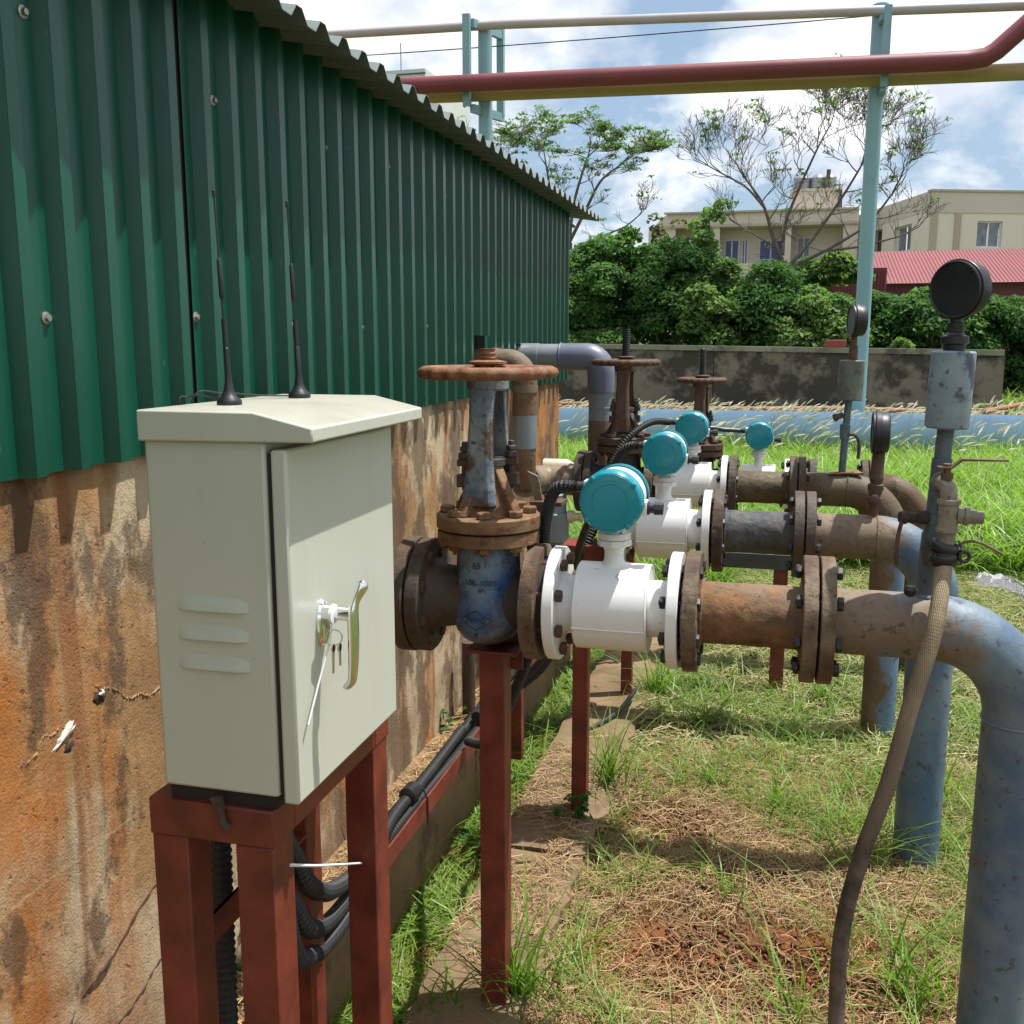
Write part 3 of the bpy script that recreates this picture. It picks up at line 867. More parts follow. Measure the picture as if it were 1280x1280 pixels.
# ---- flow meter
def make_meter(y, z, label, dx=0):
    t = thing('flow_meter', (-0.278 + dx, y, z), label, 'flow meter', 'flow meters with teal display caps')
    X = lambda v: v + dx
    MB().lathe((X(-.376), y, z), (1, 0, 0), [(0, .061), (.012, .055), (.030, .0535), (.20, .0535), (.214, .056), (.224, .061)], 40).build('meter_tube', 'white_paint', t)
    fa = flange_x(X(-.396), X(-.375), o=(y, z)).build('flange', 'white_paint', t)
    fb = flange_x(X(-.171), X(-.150), o=(y, z)).build('flange', 'white_paint', t)
    h = MB().lathe((X(-.346), y, z), (1, 0, 0), [(0, .055), (0, .079), (.003, .083), (.133, .083), (.136, .079), (.136, .055)], 56, cap=False).build('coil_housing', 'white_paint', t)
    # weld seam along the housing
    MB().tube([(X(-.345), y - .080, z - .026), (X(-.28), y - .0805, z - .0262), (X(-.212), y - .080, z - .026)], .0017, 6).torus((X(-.211), y, z), (1, 0, 0), .081, .0028, 48, 6, lobes=40, amp=.25).build('weld_seam', 'white_paint', h)
    cx = X(-.279)
    MB().lathe((cx, y, z + .070), (0, 0, 1), [(0, .034), (.012, .024), (.020, .0185), (.036, .018), (.044, .021), (.050, .027)], 28).build('neck', 'white_paint', t)
    nf = MB()
    for zz, rr_ in ((.118, .0325), (.131, .031)):
        nf.lathe((cx, y, z + zz), (0, 0, 1), [(0, rr_ - .001), (.001, rr_), (.011, rr_), (.012, rr_ - .001)], 8 if zz < .12 else 24)
    nf.build('neck_flange', 'white_paint', t)
    nk = MB().lathe((cx, y, z + .142), (0, 0, 1), [(0, .021), (.02, .021)], 20).build('neck_collar', 'white_paint', t)
    sm = MB().hex((0, 0, 0), (0, 0, 1), .004, .005).mesh('screw', 'nickel')
    for a in (45, 135, 225, 315):
        inst(sm, 'screw', t, (cx + .025 * math.cos(R(a)), y + .025 * math.sin(R(a)), z + .143))
    hz = z + .208
    c = MB().lathe((cx, y - .032, hz), (0, 1, 0), [(0, .050), (0, .0545), (.066, .0545), (.066, .05)], 48, cap=True)
    c.box(cx - .060, cx - .045, y - .004, y + .028, hz + .002, hz + .030).box(cx + .045, cx + .060, y - .012, y + .022, hz - .032, hz - .004)
    case = c.build('converter_case', 'white_paint', t, bevel=.0015)
    cov = MB().lathe((cx, y - .062, hz), (0, 1, 0), [(0, .0), (0, .046), (.0015, .0535), (.006, .0575), (.029, .0590), (.030, .057)], 56, cap=False)
    for a in (128, 38, 218, 308):
        ca, sa = math.cos(R(a)), math.sin(R(a))
        cov.lathe((cx + .0535 * ca, y - .066, hz + .0535 * sa), (0, 1, 0), [(0, .003), (.001, .0048), (.012, .0050)], 12)
    cover = cov.build('front_cover', 'teal', t)
    rg = MB().torus((cx, y - .062, hz), (0, 1, 0), .0335, .0009, 56, 6).torus((cx, y - .0605, hz), (0, 1, 0), .0505, .0012, 56, 6)
    rg.build('cover_ring', 'teal', cover)
    tk = MB()
    for k in range(60):
        a = R(6 * k)
        if 60 < 6 * k % 360 < 110 or 250 < 6 * k % 360 < 350:
            d = Vector((math.cos(a), 0, math.sin(a))); e = Vector((-math.sin(a), 0, math.cos(a)))
            o = Vector((cx, y - .0628, hz))
            tk.prism([o + d * .0385 - e * .0007, o + d * .0385 + e * .0007, o + d * .042 + e * .0007, o + d * .042 - e * .0007], (0, .0012, 0))
    tk.build('raised_marks', 'teal', cover)
    MB().lathe((cx, y + .034, hz), (0, 1, 0), [(0, .056), (.001, .0585), (.026, .0570), (.031, .050), (.032, .0)], 48, cap=False).build('rear_cover', 'teal', t)
    g = MB().lathe((cx - .056, y + .012, hz + .016), (-1, 0, 0), [(0, .0125), (.006, .0125)], 8).lathe((cx - .062, y + .012, hz + .016), (-1, 0, 0), [(0, .0105), (.012, .0105), (.014, .009), (.030, .0085)], 14)
    g.build('cable_gland', 'black_gloss', t)
    g = MB().lathe((cx + .052, y + .004, hz - .018), (1, 0, 0), [(0, .0125), (.012, .0125)], 8).lathe((cx + .064, y + .004, hz - .018), (1, 0, 0), [(0, .0095), (.009, .0095)], 14).lathe((cx + .073, y + .004, hz - .018), (1, 0, 0), [(0, .0125), (.016, .0115)], 8)
    g.build('cable_gland', 'black_gloss', t)
    ring_bolts(t, BX_R, X(-.398), y, z, .0875)
    ring_bolts(t, BX_W, X(-.147), y, z, .0875)
    return t
m1 = make_meter(Y1, Z1, 'white flow meter with the largest teal round cap, nearest the grey cabinet')
ZL2, ZL3, ZL4 = 0.851, 0.842, 0.752
YL2, YL3, YL4 = 2.73, 3.66, 4.40
move_copy(m1, (0, YL2 - Y1, ZL2 - Z1), 'white flow meter with teal cap standing right behind the nearest meter')
move_copy(m1, (0, YL3 - Y1, ZL3 - Z1), 'white flow meter whose teal cap peeks out partly hidden behind the second cap')
move_copy(m1, (0.226, YL4 - Y1, ZL4 - Z1), 'white flow meter with the smallest teal cap, alone in front of the long blue pipe')

# ---- spool pieces between meter and riser
def make_spool(y, z, pm, fm, label, dx=0, bl=FL):
    t = thing('pipe_spool', (-0.02 + dx, y, z), label, 'pipe', 'flanged pipe pieces right of the flow meters')
    mb = MB(); n = 22
    L = .19
    prof = [(L * i / n, .0571) for i in range(n + 1)]
    o = MB().lathe((-.120 + dx, y, z), (1, 0, 0), prof, 48).build('pipe', pm, t)
    o.modifiers.new('sub', 'SUBSURF').levels = 1; o.modifiers['sub'].render_levels = 1; o.modifiers['sub'].subdivision_type = 'SIMPLE'
    tx = bpy.data.textures.get('lump') or bpy.data.textures.new('lump', 'CLOUDS'); tx.noise_scale = .018
    d = o.modifiers.new('lump', 'DISPLACE'); d.texture = tx; d.strength = .0035; d.mid_level = .5
    MB().torus((-.113 + dx, y, z), (1, 0, 0), .0575, .005, 40, 6, lobes=23, amp=.2).torus((.064 + dx, y, z), (1, 0, 0), .0575, .005, 40, 6, lobes=27, amp=.2).build('weld_bead', pm, t)
    f = flange_x(-.143 + dx, -.116 + dx, FL + .003, o=(y, z)).build('flange', fm, t)
    d = f.modifiers.new('sub', 'SUBSURF'); d.subdivision_type = 'SIMPLE'; d.levels = d.render_levels = 2
    d = f.modifiers.new('lump', 'DISPLACE'); d.texture = tx; d.strength = .005; d.mid_level = .5
    MB().lathe((-.1495 + dx, y, z), (1, 0, 0), [(0, .075), (.006, .075)], 30).build('gasket', 'gasket', t)
    f = flange_x(.064 + dx, .089 + dx, FL + .006, o=(y, z)).build('flange', fm, t)
    d = f.modifiers.new('sub', 'SUBSURF'); d.subdivision_type = 'SIMPLE'; d.levels = d.render_levels = 1
    d = f.modifiers.new('lump', 'DISPLACE'); d.texture = tx; d.strength = .003; d.mid_level = .5
    MB().lathe((.089 + dx, y, z), (1, 0, 0), [(0, .085), (.0045, .085)], 30).build('gasket', 'gasket', t)
    return t
s1 = make_spool(Y1, Z1, 'pipe_brown', 'flange_rust', 'rust brown flanged pipe piece right of the nearest flow meter')
s2 = make_spool(YL2, ZL2, 'pipe_charcoal', 'flange_dark', 'charcoal flanged pipe piece with peeling paint in the second line')
s3 = make_spool(YL3, ZL3, 'pipe_moss', 'flange_dark', 'mossy brown flanged pipe piece right of the third meter')
s4 = make_spool(YL4, ZL4, 'pipe_moss', 'flange_dark', 'mossy brown flanged pipe piece in the rearmost line, mostly hidden', dx=.3)

# ---- risers: horizontal run, long bend, leg into the ground
def make_riser(y, z, mat, fm, label, xr, bolts=BX_P, legm=None, dx=0):
    t = thing('riser_pipe', (xr, y, -0.05), label, 'pipe', 'bent riser pipes')
    rad = .152
    pts = [(.118 + dx, y, z), (.2 + dx, y, z), (xr - rad - .012, y, z)] + arc((xr - rad, y, z - rad), rad, 90, 0, 14) + [(xr, y, z - rad - .02)]
    if legm is None:
        pts += [(xr, y, z - .3), (xr, y, -0.12)]
        MB().tube(pts, .0585, 48).build('pipe', mat, t)
    else:
        MB().tube(pts, .0585, 48).build('pipe', mat, t)
        MB().tube([(xr, y, z - rad - .02), (xr, y, -.12)], .0580, 48).build('leg_pipe', legm, t)
    MB().torus((xr, y, z - rad - .006), (0, 0, 1), .0585, .0028, 44, 6, lobes=31, amp=.25).torus((xr - rad, y, z), (1, 0, 0), .0585, .0028, 44, 6, lobes=31, amp=.25).build('weld_bead', mat, t)
    f = flange_x(.0935 + dx, .1185 + dx, FL + .006, o=(y, z)).build('flange', fm, t)
    ring_bolts(t, bolts, .0915 + dx, y, z, .092, a0=12)
    return t
r1 = make_riser(Y1, Z1, 'riser_one', 'flange_rust', 'nearest blue grey riser bending down at the right edge of the photo', .437)
r2 = make_riser(YL2, ZL2, 'riser_two', 'flange_dark', 'second riser, brown at the bend and blue on its standing leg', .424)
r3 = make_riser(YL3, ZL3, 'pipe_moss', 'flange_dark', 'third riser, dull brown bend over a brown and blue foot', .410, legm='riser_three')
r4 = make_riser(YL4, ZL4, 'pipe_moss', 'flange_dark', 'rearmost brown riser pipe, hidden behind the third', .60, dx=.3)

# ---- gate valves
def make_valve(y, z, label, mats, xc=-.525, stem=0.03, wheel_r=.131, ww='wheel_rust', text=True):
    body_m, flange_m, bonnet_m, yoke_m = mats
    t = thing('gate_valve', (xc, y, z), label, 'valve', 'gate valves with handwheels')
    X = lambda v: xc + v
    b = MB()
    pr = [(-.088, .012), (-.085, .030), (-.074, .048), (-.058, .058), (-.035, .0635), (-.01, .0640), (.015, .0615), (.04, .058), (.09, .0565), (.116, .058)]
    b.lathe((xc, y, z), (0, 0, 1), pr, 40, su=1.22, sv=1.07)
    body = b.build('valve_body', body_m, t, smooth=60)
    # does u map to x or y?  frame(z) gives u = y-ish; handled by symmetric factors below
    for s in (-1, 1):
        MB().lathe((X(s * .03), y, z), (s, 0, 0), [(0, .060), (.03, .058), (.06, .063), (.09, .078)], 32).build('body_neck', flange_m if s < 0 else 'valve_dark', t)
    MB().lathe((X(-.137), y, z), (1, 0, 0), [(0, .05), (0, FL + .001), (.002, FL + .003), (.025, FL + .003), (.027, FL + .001), (.027, .05)], 44, cap=False).build('flange', flange_m, t)
    MB().lathe((X(-.170), y, z), (1, 0, 0), [(0, .05), (0, FL + .002), (.002, FL + .005), (.027, FL + .005), (.029, FL + .003), (.029, .05)], 44, cap=False).build('counter_flange', flange_m, t)
    f = MB().lathe((X(.084), y, z), (1, 0, 0), [(0, .05), (0, FL), (.002, FL + .003), (.029, FL + .003), (.031, FL), (.031, .05)], 44, cap=False).build('flange', 'flange_rust', t)
    MB().lathe((X(.115), y, z), (1, 0, 0), [(0, .09), (.014, .09)], 36).build('gasket', 'gasket', t)
    MB().cyl((X(-.30), y, z), (X(-.168), y, z), .0535, 36).build('inlet_pipe', 'pipe_brown', t)
    ring_bolts(t, BX_R, X(-.139), y, z, .0885)
    # bonnet flanges
    bf = MB()
    for z0, z1, rr_ in ((.115, .139, .0985), (.143, .170, .1005)):
        bf.lathe((xc, y, z), (0, 0, 1), [(z0, .03), (z0, rr_ - .002), (z0 + .002, rr_), (z1 - .003, rr_), (z1, rr_ - .004), (z1, .03)], 48, cap=False)
    o = bf.build('bonnet_flange', bonnet_m, t)
    bz = MB().cyl((0, 0, -.045), (0, 0, .04), .006, 10).hex((0, 0, .0285), (0, 0, 1), .0145, .011).hex((0, 0, -.0375), (0, 0, 1), .0135, .012)
    if 'bb' + bonnet_m not in BM: BM['bb' + bonnet_m] = bz.mesh('bolt', 'bolt_rust' if bonnet_m != 'bonnet' else 'bonnet')
    ring_bolts(t, BM['bb' + bonnet_m], xc, y, z + .143, .080, 8, axis='z', a0=10)
    # bonnet dome with ribs
    bn = MB().lathe((xc, y, z), (0, 0, 1), [(.168, .066), (.178, .056), (.205, .046), (.232, .034), (.250, .030), (.268, .029)], 32)
    for a in (-115, -30, 65, 150):
        d = Vector((math.cos(R(a)), math.sin(R(a)), 0)); e = Vector((-d.y, d.x, 0)) * .0105
        c = Vector((xc, y, z))
        bn.prism([c + d * .02 + Vector((0, 0, .17)) - e, c + d * .084 + Vector((0, 0, .17)) - e, c + d * .082 + Vector((0, 0, .177)) - e, c + d * .052 + Vector((0, 0, .222)) - e, c + d * .032 + Vector((0, 0, .258)) - e, c + d * .02 + Vector((0, 0, .252)) - e], e * 2)
    bn.build('bonnet', bonnet_m, t, smooth=40, bevel=.003)
    # gland follower with eye bolts
    g = MB().lathe((xc, y, z), (0, 0, 1), [(.262, .034), (.276, .034)], 24)
    gd = Vector((.82, .57, 0))
    for s in (-1, 1):
        p = Vector((xc, y, z)) + gd * (s * .047)
        g.box(p.x - .013, p.x + .013, p.y - .010, p.y + .010, z + .262, z + .275)
        g.box(p.x - .014, p.x + .014, p.y - .011, p.y + .011, z + .222, z + .246)
        g.cyl((p.x, p.y, z + .215), (p.x, p.y, z + .308), .006, 10)
        g.hex((p.x, p.y, z + .276), (0, 0, 1), .013, .012)
        g.hex((p.x, p.y, z + .290), (0, 0, 1), .010, .009)
    g.build('gland', 'flange_dark', t, bevel=.002)
    # yoke: two legs, closed at the top
    yd = Vector((.12, .99, 0)).normalized(); ye = Vector((yd.y, -yd.x, 0))
    yk = MB(); c = Vector((xc, y, z))
    for s in (-1, 1):
        prev = None
        secs = [(.190, .050, .034, .012), (.245, .046, .028, .0105), (.300, .042, .025, .009), (.360, .037, .0225, .009), (.400, .030, .0245, .011), (.418, .022, .026, .012)]
        rings = []
        for (hz, off, hw, th) in secs:
            p = c + yd * (s * off) + Vector((0, 0, hz))
            rings.append([p - ye * hw - yd * s * th, p + ye * hw - yd * s * th, p + ye * hw + yd * s * th * .2, p + ye * hw * .72 + yd * s * th, p - ye * hw * .72 + yd * s * th, p - ye * hw + yd * s * th * .2][::s])
        vs = [v for r_ in rings for v in r_]; m = 6
        fs = [(i * m + k, i * m + (k + 1) % m, (i + 1) * m + (k + 1) % m, (i + 1) * m + k) for i in range(len(rings) - 1) for k in range(m)]
        fs += [tuple(range(m - 1, -1, -1)), tuple((len(rings) - 1) * m + k for k in range(m))]
        yk.add(vs, fs)
        for k in range(0):
            a, b_ = secs[k], secs[k + 1]
            pa = c + yd * (s * (a[1] + a[3])) + Vector((0, 0, a[0])); pb = c + yd * (s * (b_[1] + b_[3])) + Vector((0, 0, b_[0]))
            yk.prism([pa - ye * .006, pa + ye * .006, pa + ye * .006 + yd * s * .012, pa - ye * .006 + yd * s * .012], pb - pa)
    yk.build('yoke', yoke_m, t, smooth=35, bevel=.002)
    MB().lathe((xc, y, z), (0, 0, 1), [(.404, .036), (.408, .040), (.424, .040), (.428, .034)], 28).build('yoke_collar', yoke_m, t)
    MB().cyl((xc, y, z + .25), (xc, y, z + .43), .013, 16).build('stem', 'bolt_rust', t)
    # threaded stem end above the wheel
    n = max(6, int(stem / .004)); rs = [.0155 if i % 2 else .0125 for i in range(n + 1)]
    MB().tube([(xc, y, z + .452 + stem * i / n) for i in range(n + 1)], rs, 20).build('threaded_stem', 'wheel_rust' if stem < .05 else 'bolt_dark', t)
    zw = z + .438
    w = MB().torus((xc, y, zw), (0, 0, 1), wheel_r - .013, .0135, 110, 10, sz=.9, lobes=22, amp=.2)
    rim = w.build('handwheel', ww, t, smooth=60)
    sp = MB()
    for k in range(5):
        a = R(20 + 72 * k); d = Vector((math.cos(a), math.sin(a), 0)); c0 = Vector((xc, y, zw))
        sp.tube([c0 + d * .016 + Vector((0, 0, .004)), c0 + d * (wheel_r * .5) + Vector((0, 0, -.003)), c0 + d * (wheel_r - .014)], [.010, .008, .008], 8)
    sp.build('wheel_spokes', ww, rim)
    MB().lathe((xc, y, zw), (0, 0, 1), [(-.016, .024), (.012, .024), (.016, .036), (.020, .036), (.023, .02)], 26).build('wheel_hub', ww, rim)
    if text:
        def surf(px, pz):
            # body front surface at local (x, z)
            pz = max(-.08, min(.115, pz)); r_ = pr[-1][1]
            for (za, ra), (zb, rb) in zip(pr, pr[1:]):
                if za <= pz <= zb:
                    r_ = ra + (rb - ra) * (pz - za) / (zb - za)
            q = min(abs(px) / r_ / 1.0, .97) if AX_X == 1.0 else min(abs(px) / (r_ * 1.22), .97)
            return (r_ * (1.22 if AX_X == 1.0 else 1.0)) * math.sqrt(1 - q * q)
        def put(s, size, cx_, cz_, depth=.0022):
            me = text_mesh(s, size, .0015)
            for v in me.vertices:
                lx, lz, ld = cx_ + v.co.x, cz_ + v.co.y, v.co.z
                yy = -surf(lx, lz) - ld * .7 - .0010
                v.co = Vector((lx, yy, lz))
            me.materials.append(M['valve_letters'])
            o_ = bpy.data.objects.new('cast_lettering', me); COL.objects.link(o_); o_.parent = body; o_.location = (0, 0, 0)
        put('10K-100S', .0160, .002, .045)
        put('65', .017, -.004, .078)
        put('TOYO', .0145, -.004, -.026)
        put('T', .015, -.004, -.058)
        dm = MB(); q = [(-.036, -.026), (-.004, -.007), (.028, -.026), (-.004, -.045)]
        for (a0, b0), (a1, b1) in zip(q, q[1:] + q[:1]):
            P = []
            for k in range(7):
                f_ = k / 6; lx, lz = a0 + (a1 - a0) * f_, b0 + (b1 - b0) * f_
                P.append((xc + lx, y - surf(lx, lz) - .0003, z + lz))
            dm.tube(P, .0013, 6)
        dm.build('cast_diamond', 'valve_letters', body)
    return t
BM = {}
AX_X = 1.0
v1 = make_valve(Y1, Z1, 'large rusty gate valve with blue body and orange brown handwheel beside the cabinet', ('valve_blue', 'flange_dark', 'bonnet', 'yoke'))
v3 = make_valve(YL3, ZL3, 'dark gate valve with tall threaded stem on the tan pipe', ('valve_dark', 'valve_dark', 'flange_dark', 'yoke_dark'), stem=.11, wheel_r=.122, ww='wheel_dark', text=False)
v4 = make_valve(YL4, ZL4, 'smallest dark gate valve, its thin handwheel below the others in front of the tank wall', ('valve_dark', 'valve_dark', 'flange_dark', 'yoke_dark'), xc=-.302, stem=.12, wheel_r=.104, ww='wheel_dark', text=False)
# blank end of the second line, behind the nearest meter
t = thing('blank_flange', (-.41, YL2, ZL2), 'tan blank flange closing the second line behind the nearest meter', 'flange')
MB().lathe((-.425, YL2, ZL2), (1, 0, 0), [(0, .0), (0, FL - .002), (.002, FL), (.024, FL), (.026, FL - .002), (.026, 0)], 40, cap=False).build('disc', 'tan_pipe', t)
ring_bolts(t, bolt_x(.02, .008, 'bolt_rust'), -.44, YL2, ZL2, .0875)

# ---- pipe on the shed side of the third line
t = thing('tan_pipe_bend', (-.84, YL3, ZL3), 'tan painted mitred pipe bend between the brown drop pipe and the dark valve', 'pipe')
MB().tube([(-.845, 3.44, ZL3 + .02), (-.845, 3.60, ZL3 + .005)] + arc((-.785, 3.60, ZL3), .06, 180, 90, 5, 'xy') + [(-.62, YL3, ZL3)], .056, 32).build('pipe', 'tan_pipe', t)
for x in (-.80, -.745):
    MB().torus((x, YL3, ZL3), (1, 0, 0), .056, .0025, 32, 6).build('joint_ring', 'tan_pipe', t)
MB().lathe((-.79, 3.70, ZL3 + .045), (1, 0, .0), [(-.05, .022), (-.045, .03), (.045, .03), (.07, .016)], 20).build('cream_cap', 'cream', t)
t = thing('brown_drop_pipe', (-.84, 3.42, .86), 'brown elbow pipe leaving the shed and dropping beside the wall end', 'pipe')
MB().tube([(-1.10, 3.42, 1.287), (-.915, 3.42, 1.287)] + arc((-.905, 3.42, 1.225), .062, 90, 0, 8) + [(-.843, 3.42, 1.17), (-.843, 3.42, 1.08)], .0425, 30).build('upper_pipe', 'pipe_brown', t)
MB().cyl((-.843, 3.42, 1.18), (-.843, 3.42, 1.205), .046, 28).cyl((-.93, 3.42, 1.287), (-.955, 3.42, 1.287), .046, 28).build('joint_ring', 'tan_pipe', t)
MB().cyl((-.843, 3.42, .985), (-.843, 3.42, 1.10), .0435, 28).build('grey_sleeve', 'pvc', t)
MB().tube([(-.843, 3.42, 1.0), (-.843, 3.42, .90), (-.845, 3.44, .865), (-.845, 3.47, .86)], .041, 26).build('lower_pipe', 'pipe_brown', t)
t = thing('grey_drop_pipe', (-.655, 3.9, .8), 'grey plastic pipe with violet elbow running out of the shed and down', 'pipe')
MB().cyl((-1.1, 3.9, 1.295), (-.80, 3.9, 1.295), .050, 30, .002).cyl((-1.02, 3.9, 1.295), (-.90, 3.9, 1.295), .0525, 30, .003).build('grey_pipe', 'pvc', t)
MB().tube([(-.82, 3.9, 1.295), (-.73, 3.9, 1.295)] + arc((-.712, 3.9, 1.238), .057, 90, 0, 8) + [(-.655, 3.9, 1.16)], .0525, 32).torus((-.815, 3.9, 1.295), (1, 0, 0), .052, .004, 30, 6).build('violet_elbow', 'pvc_violet', t)
MB().cyl((-.655, 3.9, 1.165), (-.655, 3.9, 1.04), .047, 30, .001).torus((-.655, 3.9, 1.10), (0, 0, 1), .047, .002, 30, 6).build('grey_sleeve', 'pvc', t)
MB().cyl((-.655, 3.9, 1.05), (-.655, 3.9, .72), .0475, 30).build('rusted_end', 'pipe_brown', t)
t = thing('grey_tee_fitting', (-.77, 3.6, .3), 'grey plastic standpipe with black bands and a small cream tap', 'pipe fitting')
MB().cyl((-.77, 3.6, .32), (-.77, 3.6, .80), .042, 28, .003).cyl((-.77, 3.6, .62), (-.77, 3.6, .73), .052, 28, .004).build('standpipe', 'pvc', t)
for zz in (.60, .565, .53):
    MB().cyl((-.77, 3.6, zz), (-.77, 3.6, zz + .012), .0435, 28).build('black_band', 'black_rubber', t)
MB().lathe((-.72, 3.6, .715), (1, 0, 0), [(0, .024), (.02, .024), (.022, .015), (.045, .015), (.047, .02), (.055, .02)], 16).build('cream_tap', 'cream', t)
# ================================================================ red oxide supports
def post(name, x, y, z1, label, plate=None, w=.05, z0=-.06):
    t = thing(name, (x, y, max(z0, 0)), label, 'support post', 'red oxide posts under the pipes')
    MB().box(x - w / 2, x + w / 2, y - w / 2, y + w / 2, z0, z1).build('post', 'oxide', t, bevel=.002)
    if plate:
        MB().prism([(x - plate, y - w * .7, z1), (x + plate, y - w * .7, z1), (x + plate * .9, y + w, z1 + .0), (x - plate * .9, y + w, z1)], (0, 0, .007)).box(x - plate * .6, x + plate * .9, y + w * .68, y + w * .8, z1 - .05, z1 + .03).build('saddle_plate', 'oxide', t, bevel=.001)
    return t
p_ = post('pipe_support', -.512, Y1, .757, 'tall red oxide post holding up the blue gate valve', .052, .052)
MB().box(-.5365, -.534, Y1 - .02, Y1 + .0265, .0, .757).build('angle_edge', 'oxide', p_)
p_ = post('pipe_support', -.503, YL2, .74, 'slim red oxide post with boxy head between cabinet side and second meter', .07, .044)
MB().box(-.555, -.43, YL2 - .05, YL2 + .05, .747, .80).build('head_block', 'oxide', p_, bevel=.003)
post('pipe_support', -.515, 3.78, .76, 'dark red post on the far footing behind the slim one', .05, .042)
p_ = post('pipe_support', .055, 4.02, .56, 'red post under the rearmost pipe carrying a grey cross beam', None, .055)
MB().box(-.17, .20, 3.985, 4.045, .50, .53).box(-.17, .20, 3.985, 3.992, .47, .50).build('cross_beam', 'steel_grey', p_, bevel=.001)
t = thing('steel_strip', (-.45, 1.95, 1.0), 'flat tan steel strip leaning behind the blue gate valve', 'steel strip')
MB().prism([(-.475, 1.95, 1.10), (-.452, 1.95, 1.09), (-.428, 1.95, .96), (-.440, 1.95, .965)], (0, .006, 0)).build('strip', 'tan_pipe', t, bevel=.001)
MB().box(-.465, -.40, 1.93, 1.99, 1.033, 1.041).build('foot', 'flange_rust', t)
t = tag(MB().lathe((-.95, 3.08, .10), (0, 0, 1), [(0, .022), (.27, .022)], 14).build('pipe_stub', 'flange_dark'), 'short dark pipe stub standing on the kerb by the stained wall', 'pipe stub')
t = tag(MB().tube(smooth_path([(-.47, 3.7, .03), (-.50, 3.5, .02), (-.56, 3.35, .012), (-.60, 3.3, .012)], 5), .009, 8).build('ground_cable', 'black_rubber'), 'dark cable lying over the footing behind the slim post', 'cable')

# ---- long angle rail carrying the conduits
t = thing('cable_rail', (-.75, 2.8, .11), 'red oxide angle rail running along the kerb under black conduits', 'rail')
zr = lambda y: .262 + .002 * (y - 1.8)
MB().prism([(-.752, 1.32, .256), (-.747, 1.32, .256), (-.747, 1.32, .302), (-.752, 1.32, .302)], (0, 3.1, .004)).prism([(-.80, 1.32, .256), (-.752, 1.32, .256), (-.752, 1.32, .261), (-.80, 1.32, .261)], (0, 3.1, .004)).build('angle_bar', 'oxide', t, bevel=.0008)
for y in (1.45, 3.02, 4.2):
    MB().box(-.79, -.753, y, y + .035, .0, .256).build('rail_foot', 'oxide', t, bevel=.001)
# bundle
def cpath(dx, dz, y0=1.62, y1=4.2, ph=0.0):
    out = []
    y = y0
    while y < y1:
        out.append((-.778 + dx + .006 * math.sin(y * 3 + ph), y, .282 + dz + .004 * math.sin(y * 4 + ph)))
        y += .18
    return out
def conduit(name, pts, r, label, pitch=.011, group=None):
    o = corrugated(MB(), pts, r, pitch).build(name, 'conduit', smooth=20)
    return tag(o, label, 'conduit', group)
G = 'black conduits between cabinet and meters'
down1 = [(-0.6, 1.1, 0.86), (-0.612, 1.13, 0.72), (-0.639, 1.22, 0.621), (-0.643, 1.262, 0.56), (-0.679, 1.4, 0.463), (-0.728, 1.6, 0.369)]
down2 = [(-0.625, 1.11, 0.86), (-0.628, 1.14, 0.66), (-0.632, 1.2, 0.559), (-0.637, 1.25, 0.496), (-0.688, 1.42, 0.396), (-0.733, 1.62, 0.335)]
down3 = [(-0.59, 1.08, 0.86), (-0.6, 1.11, 0.62), (-0.629, 1.19, 0.494), (-0.636, 1.24, 0.456), (-0.679, 1.38, 0.376), (-0.71, 1.53, 0.33), (-0.74, 1.68, 0.312)]
conduit('conduit', down1 + cpath(0.010, .006)[1:], .0155, 'uppermost black corrugated conduit looping from under the cabinet along the red rail', group=G)
conduit('conduit', down2 + cpath(-.020, .016, ph=1)[1:9], .0145, 'middle black corrugated conduit loop, merging beside the wall side of the rail', group=G)
conduit('conduit', down3 + cpath(-.004, .038, 1.75, 2.6, 2)[1:], .0145, 'lowest hanging black corrugated conduit loop behind the front cabinet leg', group=G)
conduit('conduit', [(-.745, 1.20, .86), (-.748, 1.20, .60), (-.745, 1.19, .36), (-.735, 1.17, .10), (-.73, 1.16, -.08)], .0165, 'thick black corrugated conduit dropping straight down between the left legs', .012, group=G)
tag(MB().tube(smooth_path([(-.765, 2.55, .325), (-.772, 2.9, .318), (-.78, 3.3, .312), (-.78, 4.1, .31)], 5), .0155, 14).build('cable_bundle', 'black_rubber'), 'smooth black taped cable bundle on the far stretch of the rail', 'cable')
tag(MB().lathe((-.778, 2.03, .325), (0.05, 1, 0), [(0, .013), (.005, .021), (.045, .021), (.05, .013)], 16).build('conduit_joint', 'black_gloss'), 'black coupling sleeve joining two conduits on the rail', 'coupling')
ct = []
for y, lb in ((2.08, 'black cable tie on the rail just left of the tall valve post'), (2.55, 'black cable tie on the rail where the smooth bundle starts'), (2.97, 'black cable tie on the far rail right of the tall post'), (3.05, 'farthest black cable tie on the red rail')):
    b = MB()
    b.prism([(-.744, y, .30), (-.7435, y, .24), (-.746, y, .236), (-.7465, y, .30)], (0, .006, 0)).tube([(-.745, y + .003, .30), (-.755, y + .003, .325), (-.785, y + .003, .335), (-.80, y + .003, .31)], .0022, 6)
    tag(b.build('cable_tie', 'black_rubber'), lb, 'cable tie', 'black cable ties on the rail')
